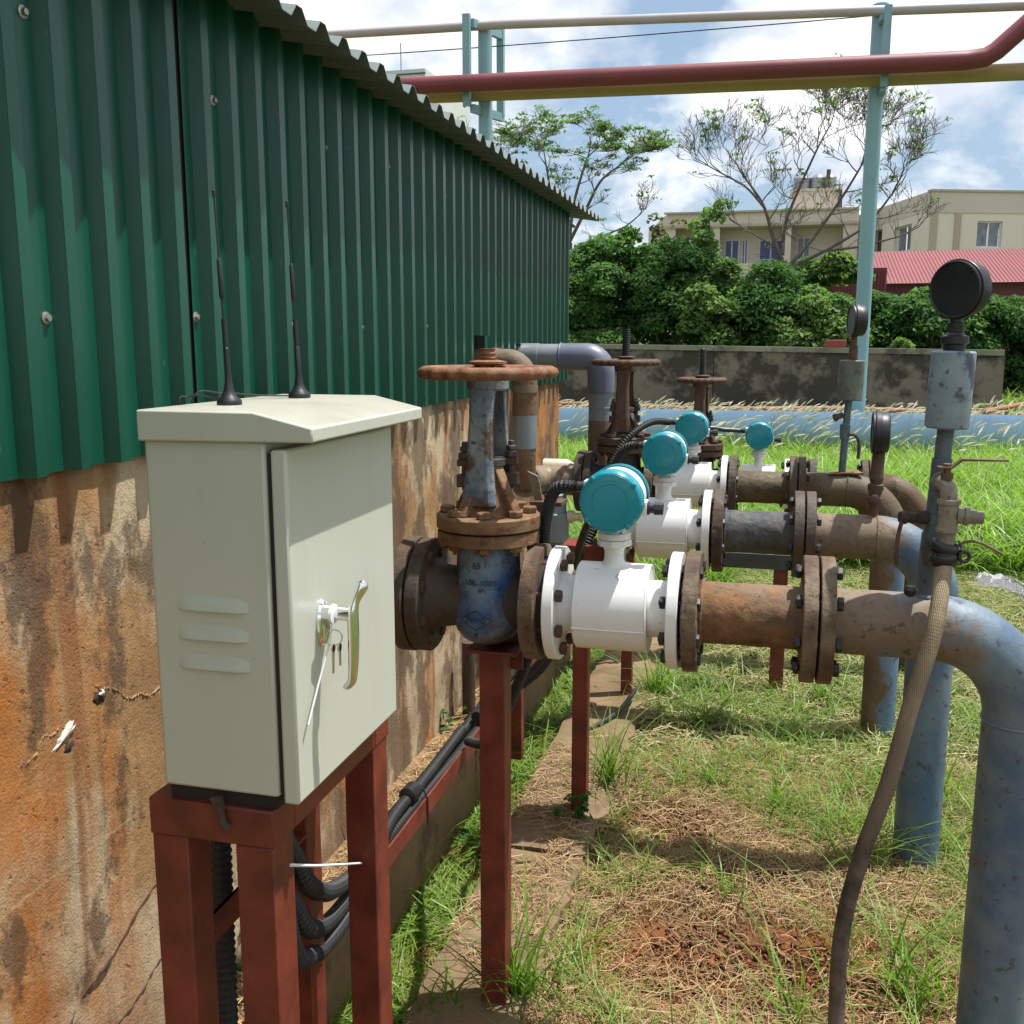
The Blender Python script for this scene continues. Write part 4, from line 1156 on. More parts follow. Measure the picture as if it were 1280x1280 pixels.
# conduits from the meters
conduit('conduit', [(-.360, Y1 + .012, Z1 + .224), (-.385, Y1 + .014, Z1 + .223), (-.405, Y1 + .03, Z1 + .205), (-.424, Y1 + .06, Z1 + .15), (-.436, Y1 + .09, Z1 + .07), (-.47, Y1 + .16, Z1 - .12), (-.60, Y1 + .30, .45), (-.74, Y1 + .55, .32)], .0125, 'black corrugated conduit arching left from the nearest teal meter', .007, G)
conduit('conduit', [(-.360, YL2 + .012, ZL2 + .224), (-.395, YL2 + .03, ZL2 + .21), (-.43, YL2 + .06, ZL2 + .15), (-.45, YL2 + .03, ZL2 + .05), (-.51, YL2 - .05, ZL2 - .12), (-.60, YL2 - .02, .45), (-.75, YL2, .315)], .0125, 'black corrugated conduit bending down left of the second teal meter', .009, G)
conduit('conduit', [(-.363, YL3 + .012, ZL3 + .224), (-.42, YL3 - .05, ZL3 + .228), (-.48, YL3 - .12, ZL3 + .19), (-.53, YL3 - .15, ZL3 + .12), (-.56, YL3 - .17, ZL3 + .02), (-.60, YL3 - .2, .50), (-.75, YL3 - .25, .32)], .0125, 'long black corrugated conduit arching over the dark valve from the third meter', .010, G)
tag(MB().tube(smooth_path([(-.135, YL4 + .012, ZL4 + .224), (-.20, YL4, ZL4 + .228), (-.28, YL4 - .03, ZL4 + .232), (-.36, YL4 - .02, ZL4 + .16), (-.42, YL4, .4)], 6), .010, 10).build('cable', 'black_rubber'), 'straight black cable between the two farthest meter caps', 'cable')
tag(MB().tube(smooth_path([(-.405, 2.42, .985), (-.43, 2.45, .93), (-.475, 2.5, .82), (-.55, 2.55, .55), (-.75, 2.6, .33)], 6), .0095, 10).build('cable', 'black_rubber'), 'plain black cable slanting down behind the nearest teal cap', 'cable')
tag(MB().tube([(-.365, 2.5, 1.0), (-.362, 2.5, .80), (-.364, 2.5, .70)], .006, 8).build('cable', 'black_rubber'), 'short black lead hanging behind the nearest meter neck', 'cable')

# ================================================================ cabinet and its stand
st = thing('cabinet_stand', (-.62, 1.16, -.06), 'red oxide square tube stand under the grey cabinet', 'stand')
def leg(x0, x1, y0, y1, z0=-.2, z1=.775):
    return MB().box(x0, x1, y0, y1, z0, z1).build('leg', 'oxide', st, bevel=.0025)
leg(-.703, -.655, .982, 1.03); leg(-.592, -.542, .982, 1.032); leg(-.590, -.542, 1.288, 1.338); leg(-.703, -.655, 1.290, 1.338)
MB().box(-.704, -.540, .980, 1.034, .775, .822).build('front_rail', 'oxide', st, bevel=.0025)
MB().box(-.708, -.540, 1.288, 1.342, .775, .822).build('back_rail', 'oxide', st, bevel=.0025)
MB().box(-.590, -.5405, 1.034, 1.288, .776, .821).build('side_rail', 'oxide', st, bevel=.0015)
MB().box(-.708, -.658, 1.034, 1.288, .776, .821).build('side_rail', 'oxide', st, bevel=.0015)
MB().prism([(-.680, 1.03, .585), (-.680, 1.03, .625), (-.680, 1.29, .625), (-.680, 1.29, .585)], (.005, 0, 0)).prism([(-.680, 1.03, .620), (-.655, 1.03, .620), (-.655, 1.29, .620), (-.680, 1.29, .620)], (0, 0, .005)).build('brace', 'oxide', st)
for (x, z) in ((-.668, .809), (-.556, .789)):
    MB().lathe((x, .981, z), (0, -1, 0), [(0, .003), (.0015, .002)], 10).build('rivet', 'oxide', st)
MB().prism([(-.617, .979, .833), (-.603, .979, .836), (-.600, .979, .820), (-.611, .979, .822)], (0, -.006, 0)).tube([(-.606, .976, .825), (-.602, .974, .806), (-.597, .976, .798)], .005, 8).build('bent_tab', 'flange_dark', st)
tag(MB().prism([(-.605, 1.30, .735), (-.565, 1.30, .735), (-.570, 1.30, .726), (-.602, 1.30, .723)], (0, .004, 0)).build('red_clip', 'red_tag'), 'small bright red plastic clip behind the front right leg', 'clip')
tag(MB().tube([(-.541, 1.02, .735), (-.548, 1.10, .690), (-.556, 1.20, .637), (-.566, 1.287, .591)], [.0022, .0020, .0018, .0015], 6).build('cable_tie', 'white_tie'), 'white nylon cable tie stretched between the cabinet stand legs', 'cable tie')

cb = thing('control_cabinet', (-.61, 1.13, .822), 'light grey steel control cabinet with a sloped rain lid', 'cabinet')
MB().box(-.678, -.538, .990, 1.283, .822, .842).build('plinth', 'gasket', cb)
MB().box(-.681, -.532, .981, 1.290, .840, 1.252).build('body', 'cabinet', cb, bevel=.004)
door = MB()
door.box(-.5255, -.506, .980, 1.291, .834, 1.243)
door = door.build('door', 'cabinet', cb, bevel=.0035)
MB().box(-.531, -.526, .985, 1.287, .845, 1.238).build('door_seal', 'gasket', cb)
lx = [(-.683, 1.2495), (-.683, 1.284), (-.540, 1.284), (-.471, 1.268), (-.471, 1.252)]
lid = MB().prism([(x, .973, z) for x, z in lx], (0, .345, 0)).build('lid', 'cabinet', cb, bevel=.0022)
# lid skirt in front of the body
for (z0, x0) in ((1.058, -.651), (1.024, -.652), (.989, -.652)):
    b = MB(); n = 14; w = .092
    for i in range(n + 1):
        t_ = i / n; e = math.sin(math.pi * min(1, max(0, t_ * (1 - t_) * 5 / 1.0)) / 2) if 0 < t_ < 1 else 0
        x = x0 + w * t_
        b.v += [(x, .9812, z0 + .017 - .005 * (1 - e)), (x, .9812 - .0018 * e, z0 + .011), (x, .9812 - .0062 * e, z0 + .0015), (x, .9812 - .0060 * e, z0), (x, .9812, z0 + .0005)]
    for i in range(n):
        for c in range(4):
            b.f.append((i * 5 + c, (i + 1) * 5 + c, (i + 1) * 5 + c + 1, i * 5 + c + 1))
    b.build('louvre', 'cabinet', cb, smooth=50)
# handle on the door
hd = MB().lathe((-.506, 1.052, 1.032), (1, 0, 0), [(0, .0215), (.002, .0225), (.006, .0205), (.007, .015)], 32, su=.62, sv=1.25).build('handle_plate', 'chrome', door)
MB().lathe((-.500, 1.050, 1.045), (1, 0, 0), [(0, .0105), (.012, .0105), (.013, .009), (.034, .009)], 24).build('handle_stem', 'chrome', door)
hp = [(-.452, 1.056, 1.084), (-.455, 1.053, 1.075), (-.460, 1.049, 1.062), (-.4625, 1.047, 1.048), (-.463, 1.047, 1.02), (-.464, 1.047, .99), (-.466, 1.047, .968), (-.470, 1.047, .960), (-.476, 1.046, .956)]
MB().tube(smooth_path(hp, 3), [.0042, .0066, .0074, .0072, .0064, .0056, .0052, .0054, .0060, .0064, .0068, .0070, .0070, .0069, .0067, .0065, .0062, .0060, .0057, .0054, .0051, .0048, .0045, .0040, .0028], 14).build('handle_grip', 'chrome', door)
MB().lathe((-.4605, 1.047, 1.046), (1, -.25, 0), [(0, .006), (.0015, .006), (.002, .005)], 20, su=.75, sv=1.3).build('lock_badge', 'valve_blue' if False else 'glass_blue', door)
MB().lathe((-.487, 1.043, 1.046), (1, 0, 0), [(0, .0115), (.003, .0115)], 24).build('white_tag', 'white_tie', door)
kt = thing('key_bunch', (-.488, 1.034, 1.03), 'two small keys on a split ring hanging from the cabinet handle', 'keys')
MB().torus((-.4845, 1.040, 1.018), (.5, -.85, 0), .0095, .0007, 28, 6).build('split_ring', 'nickel', kt)
MB().prism([(-.486, 1.036, 1.010), (-.486, 1.041, 1.010), (-.486, 1.038, .976), (-.486, 1.035, .976)], (.0018, 0, 0)).lathe((-.486, 1.0385, 1.006), (1, 0, 0), [(0, .005), (.0018, .005)], 14).build('key', 'nickel', kt)
MB().prism([(-.480, 1.041, 1.010), (-.480, 1.045, 1.010), (-.480, 1.045, .984), (-.480, 1.042, .984)], (.0018, 0, 0)).lathe((-.480, 1.043, 1.006), (1, 0, 0), [(0, .005), (.0018, .005)], 14).build('key', 'nickel', kt)
tag(MB().tube(smooth_path([(-.489, 1.046, 1.040), (-.491, 1.040, 1.010), (-.497, 1.020, .965), (-.500, .998, .926)], 5), .0012, 6).build('tail_tie', 'white_tie'), 'thin white nylon tie hanging down the cabinet door from the handle', 'cable tie')

def antenna(x, y, zt, label, sx, sy):
    t = thing('antenna', (x, y, 1.284), label, 'antenna', 'whip antennas on the cabinet lid')
    MB().lathe((x, y, 1.284), (0, 0, 1), [(0, .0145), (.003, .0148), (.006, .0140), (.010, .0095), (.018, .0058), (.030, .0040), (.034, .0040)], 28).build('magnetic_base', 'black_gloss', t, smooth=60)
    top = Vector((x + sx, y + sy, zt)); b = Vector((x, y, 1.316)); L = zt - 1.316
    at = lambda f: b.lerp(top, f)
    MB().tube([at(0), at(.16), at(.165)], [.0038, .0034, .0026], 12).tube([at(.165), at(.32)], .0030, 12).tube([at(.42), at(.44), at(.63), at(.645)], [.0015, .0030, .0028, .0014], 12).build('coil_sleeve', 'black_gloss', t)
    MB().tube([at(.3), at(1)], .0011, 8).tube([at(.965), at(1), at(1.004)], [.002, .0022, .001], 8).build('whip', 'black_gloss', t)
    return t
antenna(-.626, 1.075, 1.530, 'longer whip antenna, nearer the front edge of the cabinet lid', -.010, .004)
antenna(-.612, 1.230, 1.537, 'thinner whip antenna standing farther back on the cabinet lid', -.010, .004)
tag(MB().tube(smooth_path([(-.626, 1.087, 1.287), (-.66, 1.10, 1.290), (-.69, 1.09, 1.292), (-.697, 1.08, 1.26), (-.692, 1.12, 1.0)], 5), .0013, 6).build('antenna_cable', 'black_rubber'), 'thin black lead from the front antenna over the cabinet edge', 'cable')
tag(MB().tube(smooth_path([(-.620, 1.225, 1.287), (-.65, 1.19, 1.289), (-.672, 1.14, 1.294), (-.69, 1.10, 1.290), (-.70, 1.11, 1.2), (-.692, 1.13, 1.0)], 5), .0013, 6).build('antenna_cable', 'black_rubber'), 'thin black lead from the rear antenna across the lid', 'cable')

# ================================================================ gauges and fittings
def can(t, c, r, z0, z1, mat, tilt=(0, 0)):
    a = Vector((c[0], c[1], z0)); b = Vector((c[0] + tilt[0], c[1] + tilt[1], z1))
    L = (b - a).length
    MB().lathe(a, b - a, [(0, r - .003), (.003, r), (L - .003, r), (L, r - .003)], 44).build('siphon_can', mat, t)
def gauge(t, c, nrm, r, th, ang_label=None):
    n = Vector(nrm).normalized(); c = Vector(c)
    o = c - n * (th * .5)
    cs = MB().lathe(o, n, [(0, .0), (0, r * .86), (th * .10, r * .93), (th * .50, r * .93), (th * .52, r), (th * .80, r), (th * .80, r * .965), (th * .97, r * .965), (th, r * .93), (th * .93, r * .89), (th * .93, 0)], 56, cap=False).build('gauge_case', 'black_gloss', t, smooth=45)
    MB().torus(c + n * th * .30, n, r * .985, th * .05, 56, 8).build('bezel_ring', 'black_rubber', cs)
# nearest stand
g1 = thing('gauge_stand', (.273, Y1, Z1 + .057), 'blue grey standpipe with wide can and large black gauge on the nearest riser', 'pressure gauge', 'gauges on siphon stands')
MB().tube([(.271, Y1, Z1 + .045), (.277, Y1, 1.03)], .0185, 20).tube([(.277, Y1, 1.02), (.279, Y1, 1.06), (.279, Y1, 1.066)], [.0165, .0165, .0145], 20).tube([(.279, Y1, 1.066), (.283, Y1, 1.16)], .0165, 20).tube([(.283, Y1, 1.155), (.286, Y1, 1.22)], .0140, 20).build('standpipe', 'blue_stand', g1)
MB().torus((.2725, Y1, Z1 + .057), (0, 0, 1), .019, .004, 24, 6, lobes=11, amp=.3).build('weld_bead', 'riser_one', g1)
can(g1, (.286, Y1), .0355, 1.212, 1.342, 'can_blue', (.003, 0))
MB().lathe((.289, Y1, 1.340), (0, 0, 1), [(0, .017), (.012, .018), (.014, .0225), (.026, .0225), (.028, .016), (.034, .012), (.038, .014), (.048, .014), (.050, .010), (.072, .0095)], 20).build('gauge_nipple', 'black_rubber', g1)
MB().lathe((.289, Y1, 1.374), (0, 0, 1), [(0, .0145), (.006, .0145)], 8).build('steel_nut', 'bolt_dark', g1)
gauge(g1, (.293, Y1, 1.443), (-.66, -.72, -.04), .0485, .040)
# its little isolating cocks
MB().lathe((.262, Y1 - .006, 1.058), (-1, -.3, 0), [(0, .012), (.012, .012), (.014, .009), (.030, .009), (.036, .012), (.045, .010)], 14).build('side_cock', 'valve_dark', g1)
MB().tube(smooth_path([(.230, Y1 - .02, 1.062), (.222, Y1 - .022, 1.050), (.217, Y1 - .023, 1.020), (.217, Y1 - .023, .985), (.219, Y1 - .023, .975)], 4), .0038, 8).build('side_lever', 'wheel_dark', g1)
MB().lathe((.240, Y1 - .055, .928), (0, 0, 1), [(0, .006), (.004, .011), (.012, .012), (.018, .008)], 14).build('rubber_plug', 'black_rubber', g1)
# second: bare gauge on a short brown stem
g2 = thing('gauge_stand', (.262, YL2, ZL2 + .057), 'edge on gauge of dark brass on a short stem over the second riser', 'pressure gauge', 'gauges on siphon stands')
MB().lathe((.262, YL2, ZL2 + .05), (0.03, 0, 1), [(0, .020), (.006, .013), (.03, .011), (.045, .018), (.055, .018), (.060, .014), (.078, .020), (.090, .020), (.094, .014), (.105, .018), (.112, .0165), (.175, .0155), (.178, .010), (.182, .008)], 20).build('stem', 'wheel_dark', g2)
MB().lathe((.262, YL2 - .016, ZL2 + .105), (0, -1, 0), [(0, .012), (.012, .012), (.014, .007)], 12).build('hex_plug', 'wheel_dark', g2)
gauge(g2, (.268, YL2, 1.126), (-.998, .03, 0), .056, .042)
# third
g3 = thing('gauge_stand', (.240, YL3, ZL3 + .057), 'thin far standpipe with small green grey can and edge on black gauge', 'pressure gauge', 'gauges on siphon stands')
MB().tube([(.240, YL3, ZL3 + .04), (.244, YL3, 1.03), (.250, YL3, 1.16)], [.0125, .0125, .012], 16).lathe((.243, YL3, 1.02), (0, 0, 1), [(0, .016), (.05, .018), (.055, .012)], 16).build('standpipe', 'blue_stand', g3)
MB().prism([(.19, YL3 - .03, ZL3 + .056), (.31, YL3 - .03, ZL3 + .062), (.29, YL3 + .04, ZL3 + .064), (.22, YL3 + .04, ZL3 + .060)], (0, 0, .004)).build('weld_plate', 'bonnet', g3)
can(g3, (.252, YL3), .042, 1.155, 1.292, 'can_green', (.002, 0))
MB().lathe((.256, YL3, 1.290), (0, 0, 1), [(0, .016), (.05, .015), (.052, .011), (.085, .010)], 14).build('gauge_nipple', 'wheel_dark', g3)
gauge(g3, (.263, YL3, 1.425), (-.975, -.20, 0), .056, .045)
MB().lathe((.234, YL3, 1.105), (-1, -.2, -.4), [(0, .010), (.02, .010), (.024, .014), (.034, .013)], 12).build('side_cock', 'wheel_dark', g3)
MB().tube(smooth_path([(.25, YL3 - .01, 1.035), (.272, YL3 - .01, 1.038), (.288, YL3 - .01, 1.02), (.292, YL3 - .01, .99), (.290, YL3 - .01, .955)], 4), .006, 8).build('side_lever', 'flange_dark', g3)

# ball valve, tee and hose on the nearest stand
ya = 1.785
bv = thing('hose_valve', (.29, ya, 1.05), 'galvanised tee and ball valve with rusty lever beside the nearest standpipe', 'valve')
MB().tube([(.281, Y1 - .01, 1.124), (.281, ya + .015, 1.124)] + [(.282, ya + .005, 1.123), (.286, ya, 1.118), (.289, ya, 1.105), (.289, ya, 1.096)], .0135, 18).lathe((.281, Y1 - .02, 1.124), (0, -1, 0), [(0, .017), (.012, .017)], 8).build('elbow', 'fitting', bv)
MB().lathe((.284, ya, 1.132), (0, 0, 1), [(0, .010), (.010, .010), (.011, .006), (.020, .006)], 12).build('valve_neck', 'brass_rust', bv)
MB().prism([(.268, ya - .008, 1.150), (.290, ya - .009, 1.150), (.306, ya - .006, 1.163), (.375, ya - .006, 1.164), (.375, ya - .006, 1.167), (.304, ya - .006, 1.167), (.288, ya - .009, 1.153), (.268, ya - .008, 1.153)], (0, .015, 0)).hex((.283, ya, 1.153), (0, 0, 1), .007, .005).build('lever', 'brass_rust', bv, bevel=.0006)
MB().lathe((.290, ya, 1.030), (0, 0, 1), [(0, .014), (.012, .014), (.013, .0185), (.019, .0185), (.020, .0160), (.060, .0160), (.061, .0190), (.068, .0190), (.069, .014)], 24).build('tee_body', 'fitting', bv)
MB().lathe((.303, ya, 1.071), (1, .0, -.05), [(0, .0135), (.010, .0135), (.012, .0155), (.018, .0155), (.020, .0125), (.030, .0125), (.031, .0105), (.040, .0110), (.042, .0095)], 18).build('side_branch', 'fitting', bv)
MB().lathe((.289, ya, 1.030), (0, 0, -1), [(0, .012), (.03, .012)], 16).build('hose_barb', 'fitting', bv)
# rubber strap lashing hose and standpipe together
sp_ = MB()
for (dz, tl, r_) in ((.0, .25, .021), (.010, -.22, .022), (-.008, .1, .0225)):
    c = Vector((.2885, ya, 1.006 + dz)); n = 26; vs = []
    for i in range(n + 1):
        a = 2 * math.pi * i / n
        for (q, h) in ((0, -.010), (0.0025, 0), (0, .010)):
            vs.append(c + Vector(((r_ + q) * math.cos(a), (r_ + q) * math.sin(a), h + tl * r_ * math.cos(a))))
    sp_.add(vs, [(i * 3 + k, (i + 1) * 3 + k, (i + 1) * 3 + k + 1, i * 3 + k + 1) for i in range(n) for k in range(2)])
sp_.prism([(.268, ya - .01, 1.01), (.262, ya + .02, 1.02), (.258, Y1 + .0, 1.00), (.262, Y1, .975), (.270, ya - .01, .99)], (.003, 0, 0))
o = sp_.build('rubber_strap', 'black_rubber', smooth=60)
tag(o, 'black rubber strip wrapped round the top of the braided hose', 'strap')
sd = o.modifiers.new('t', 'SOLIDIFY'); sd.thickness = .0016
tag(MB().torus((.318, ya - .012, 1.004), (.3, -.95, .1), .0085, .0032, 24, 8).tube([(.31, ya - .005, 1.0), (.312, ya - .014, 1.018), (.308, ya - .008, 1.03)], .0015, 6).build('rubber_loop', 'black_rubber'), 'small black rubber loop end poking out beside the hose top', 'rubber loop')
tag(MB().tube(smooth_path([(.302, ya, 1.012), (.318, ya, 1.026), (.338, ya, 1.028), (.358, ya, 1.020), (.380, ya, 1.008)], 5), .0024, 8).build('cord_end', 'brass_rust'), 'stiff brown cord end sticking out right of the hose top', 'cord')
hp = [(.289, ya, 1.03), (.288, 1.775, .985), (.271, 1.72, .887), (.243, 1.70, .774), (.211, 1.68, .631), (.174, 1.67, .495), (.151, 1.66, .364), (.149, 1.65, .219), (.155, 1.62, .08), (.19, 1.57, -.02), (.30, 1.5, -.03), (.5, 1.45, -.03)]
def m_hose():
    t = NT('braided hose')
    uv = t.n('ShaderNodeAttribute', attribute_name='Hose')
    s_ = t.n('ShaderNodeSeparateXYZ'); t.put(s_.inputs[0], uv.outputs['Vector'])
    a, l = s_.outputs[0], s_.outputs[1]
    def helix(sgn):
        v = t.math('ADD', t.math('MULTIPLY', a, 12.0 * sgn), t.math('MULTIPLY', l, 300.0))
        return t.math('ABSOLUTE', t.math('SINE', t.math('MULTIPLY', v, 1.0)))
    h = t.math('MULTIPLY', t.math('MINIMUM', t.math('ADD', helix(1), 0), t.math('ADD', helix(-1), 0)), 1.0)
    br = t.ramp(h, (0.12, 0.0), (0.42, 1.0))
    dirt = t.ramp(t.noise(16, 6, 0.65), (0.4, 0.0), (0.62, 1.0))
    L = t.ramp(t.math('ADD', l, t.math('MULTIPLY', t.noise(6, 4), 0.35)), (0.35, 0.0), (0.75, 1.0))
    c = t.mix(br, (0.075, 0.055, 0.03), (0.36, 0.28, 0.175))
    c = t.mix(t.math('MULTIPLY', dirt, 0.65), c, (0.10, 0.07, 0.045))
    c = t.mix(L, c, t.mix(dirt, (0.035, 0.028, 0.024), (0.13, 0.10, 0.08)))  # lower length darkened: dirt plus the hose's shadow side put into the colour
    return t.done(c, 0.6, 0.0, t.bump(h, 0.4, 0.002), 0.4)
M['hose'] = m_hose()
q = resample(smooth_path(hp, 16), .006); seg = 20
hb = MB().tube(q, .0138, seg)
ho = hb.build('braided_hose', 'hose', smooth=60)
at = ho.data.attributes.new('Hose', 'FLOAT_VECTOR', 'POINT')
at.data.foreach_set('vector', np.array([[2 * math.pi * (k % seg) / seg, .006 * (k // seg), 0] for k in range(len(hb.v))], np.float32).ravel())
tag(ho, 'tan braided hose hanging in front of the nearest pipe to the grass', 'hose')

# clear plastic bag draped behind the nearest bend
n = 60; bb = MB(); q_ = np.random.default_rng(4)
u = np.linspace(0, 1, n); bu, bvv = np.meshgrid(u, u)
bx = .385 + .22 * bu + .012 * np.sin(bvv * 9 + bu * 4); by = 1.90 + .16 * bvv + .01 * np.sin(bu * 13)
rz = .915 + .003 * np.sin(bu * 41 + bvv * 27) * np.sin(bvv * 37 - bu * 9) - np.clip(bx - .40, 0, 1) ** 1.6 * 1.7 + .009 * np.sin(bu * 11 + bvv * 6) + .006 * np.abs(np.sin(bvv * 15 - bu * 9)) + .0012 * q_.normal(size=bu.shape) - .03 * bvv + .018
bvx = np.stack([bx, by, rz], -1).reshape(-1, 3)
ii, jj = np.meshgrid(np.arange(n - 1), np.arange(n - 1), indexing='ij')
bfc = np.stack([ii * n + jj, ii * n + jj + 1, (ii + 1) * n + jj + 1, (ii + 1) * n + jj], -1).reshape(-1, 4)
t = NT('crumpled clear film')
M['bag'] = t.done((0.62, 0.65, 0.68), 0.14, 0.0, t.bump(t.noise(40, 6, 0.7, dist=2.0), 0.9, 0.012), 0.7)
t.b.inputs['Alpha'].default_value = 0.6
o = np_mesh('plastic_bag', bvx, bfc, 'bag', smooth=False)
tag(o, 'crumpled clear plastic bag lying on the back of the nearest bend', 'plastic bag')
# ================================================================ mid distance: mains, tank, pipe rack
bm = thing('blue_main_pipe', (0, 12.3, 0), 'long thick light blue pipe lying across the grass', 'pipe')
for k, (a, b_) in enumerate(((-14, -6.01), (-6, -.01), (0, 5.99), (6, 16))):
    MB().lathe((a, 12.3, .295), (1, 0, 0), [(0, .225), (.01, .238), (b_ - a - .01, .238), (b_ - a, .225)], 40).build('pipe_length', 'blue_main', bm)
for x in (-8, -3.2, 1.6, 6.4):
    MB().box(x - .15, x + .15, 12.05, 12.55, -.1, .09).build('saddle_block', 'slab', bm, bevel=.01)
for k, (y, z, r_) in enumerate(((18.4, .16, .045), (18.75, .10, .035))):
    lb = ('upper faded red pipe', 'lower faded red pipe')[k] + ' lying at the foot of the tank wall'
    tag(MB().tube([(x, y - .04 * x + .04 * math.sin(x * .9), z + .02 * math.sin(x * 1.3)) for x in np.arange(-12, 14, .8)], r_, 12).build('red_ground_pipe', 'thin_red'), lb, 'pipe')
tag(MB().tube([(3.2, 17.2, .25), (4.2, 19.0, .28), (6.5, 21.5, .3)], .04, 10).build('red_ground_pipe', 'thin_red'), 'faded red pipe turning away right of the tank wall corner', 'pipe')

tk = thing('tank_wall', (0, 20.6, -.1), 'low blackened concrete tank wall in front of the bushes', 'wall')
A = Vector((3.98, 19.9, 0)); B = Vector((-9.0, 22.4, 0)); D = (B - A); Nn = Vector((-D.y, D.x, 0)).normalized(); Nn = Nn if Nn.y < 0 else -Nn
for k in range(5):
    a, b_ = A + D * (k / 5 + .0005), A + D * ((k + 1) / 5 - .0005)
    za, zb = 1.08 + .16 * k / 5, 1.08 + .16 * (k + 1) / 5
    bq = MB(); F = -Nn * .22
    bq.add([(a.x, a.y, -.2), (b_.x, b_.y, -.2), (b_.x, b_.y, zb), (a.x, a.y, za), (a.x + F.x, a.y + F.y, -.2), (b_.x + F.x, b_.y + F.y, -.2), (b_.x + F.x, b_.y + F.y, zb), (a.x + F.x, a.y + F.y, za)],
           [(0, 1, 2, 3), (7, 6, 5, 4), (0, 3, 7, 4), (1, 5, 6, 2), (3, 2, 6, 7)])
    bq.build('wall_panel', 'tank', tk)
    a2, b2 = a + Nn * .05, b_ + Nn * .05; F2 = -Nn * .32
    MB().add([(a2.x, a2.y, za + .002), (b2.x, b2.y, zb + .002), (b2.x, b2.y, zb + .10), (a2.x, a2.y, za + .10), (a2.x + F2.x, a2.y + F2.y, za + .002), (b2.x + F2.x, b2.y + F2.y, zb + .002), (b2.x + F2.x, b2.y + F2.y, zb + .10), (a2.x + F2.x, a2.y + F2.y, za + .10)],
             [(0, 1, 2, 3), (7, 6, 5, 4), (0, 3, 7, 4), (1, 5, 6, 2), (3, 2, 6, 7), (4, 5, 1, 0)]).build('coping', 'tank_cap', tk)
MB().box(3.78, 4.0, 19.95, 26, -.2, 1.08).build('side_wall', 'tank', tk)
tag(MB().box(.92, 1.30, 20.55, 20.75, 1.22, 1.36).build('brick_block', 'redbox', bevel=.01), 'small brick red block lying on top of the tank wall', 'block')

# ---- pipe rack
def rack_post(x, y, zt, label, style):
    t = thing('rack_post', (x, y, -.05), label, 'post', 'pale blue posts of the overhead pipe rack')
    MB().cyl((x, y, -.1), (x, y, zt), .088, 32).lathe((x, y, zt), (0, 0, 1), [(0, .09), (.02, .09), (.05, .03)], 32).build('column', 'rack_paint', t)
    if style == 0:
        for (dx, dy) in ((-.155, -.30), (.10, .36)):
            MB().box(x + dx - .045, x + dx + .045, y + dy - .02, y + dy + .0, 4.22, 5.30).box(x + dx + .035, x + dx + .045, y + dy, y + dy + .06, 4.22, 5.30).box(x + dx - .045, x + dx - .035, y + dy, y + dy + .06, 4.22, 5.30).build('channel', 'rack_paint', t)
        for z in (5.16, 4.16):
            MB().prism([(x - .13, y - .24, z), (x - .07, y - .24, z), (x + .15, y + .38, z), (x + .09, y + .38, z)], (0, 0, .10)).build('cross_arm', 'rack_paint', t)
    else:
        MB().box(x + .02, x + .10, y - .34, y - .30, 4.16, 5.02).box(x + .02, x + .03, y - .30, y - .24, 4.16, 5.02).build('channel', 'rack_paint', t)
        for z in (4.98, 4.18):
            MB().box(x + .03, x + .09, y - .30, y + .1, z - .06, z).build('cross_arm', 'rack_paint', t)
        MB().box(x - .02, x + .04, y - .28, y + .34, 4.88, 4.94).build('cross_arm', 'rack_paint', t)
    return t
rack_post(.985, 12.9, 5.10, 'pale blue round post rising beside the far gauge to the pipe rack', 1)
rack_post(-3.70, 12.9, 5.22, 'pale blue post with side channels behind the shed roof', 0)
tag(MB().tube([(-9, 12.47, 4.56), (-4.7, 12.46, 4.478), (.9, 12.45, 4.37), (1.86, 12.45, 4.352), (2.05, 12.45, 4.37), (2.16, 12.45, 4.43), (2.55, 12.45, 4.78), (3.6, 12.45, 5.8)], .100, 28).build('red_pipe', 'rack_red'), 'thick dark red overhead pipe bending up at the right', 'pipe')
tag(MB().tube([(-9, 12.78, 4.50), (-4.4, 12.78, 4.42), (.9, 12.78, 4.305), (6, 12.78, 4.22)], .092, 24).build('yellow_pipe', 'rack_yellow'), 'ochre yellow overhead pipe just behind the red one', 'pipe')
tag(MB().tube([(-12, 12.78, 5.36), (-3.45, 12.78, 5.20), (1.8, 12.78, 4.99), (8, 12.78, 4.75)], .055, 18).build('white_pipe', 'rack_white'), 'thin off white overhead pipe along the top of the rack', 'pipe')
wire = [(-9 + 15.5 * i / 40, 13.1, 5.02 + .40 * (i / 40 - .45) ** 2 + .05 * i / 40) for i in range(41)]
tag(MB().tube(wire, .007, 5).build('overhead_wire', 'black_rubber'), 'thin black wire sagging under the white overhead pipe', 'wire')

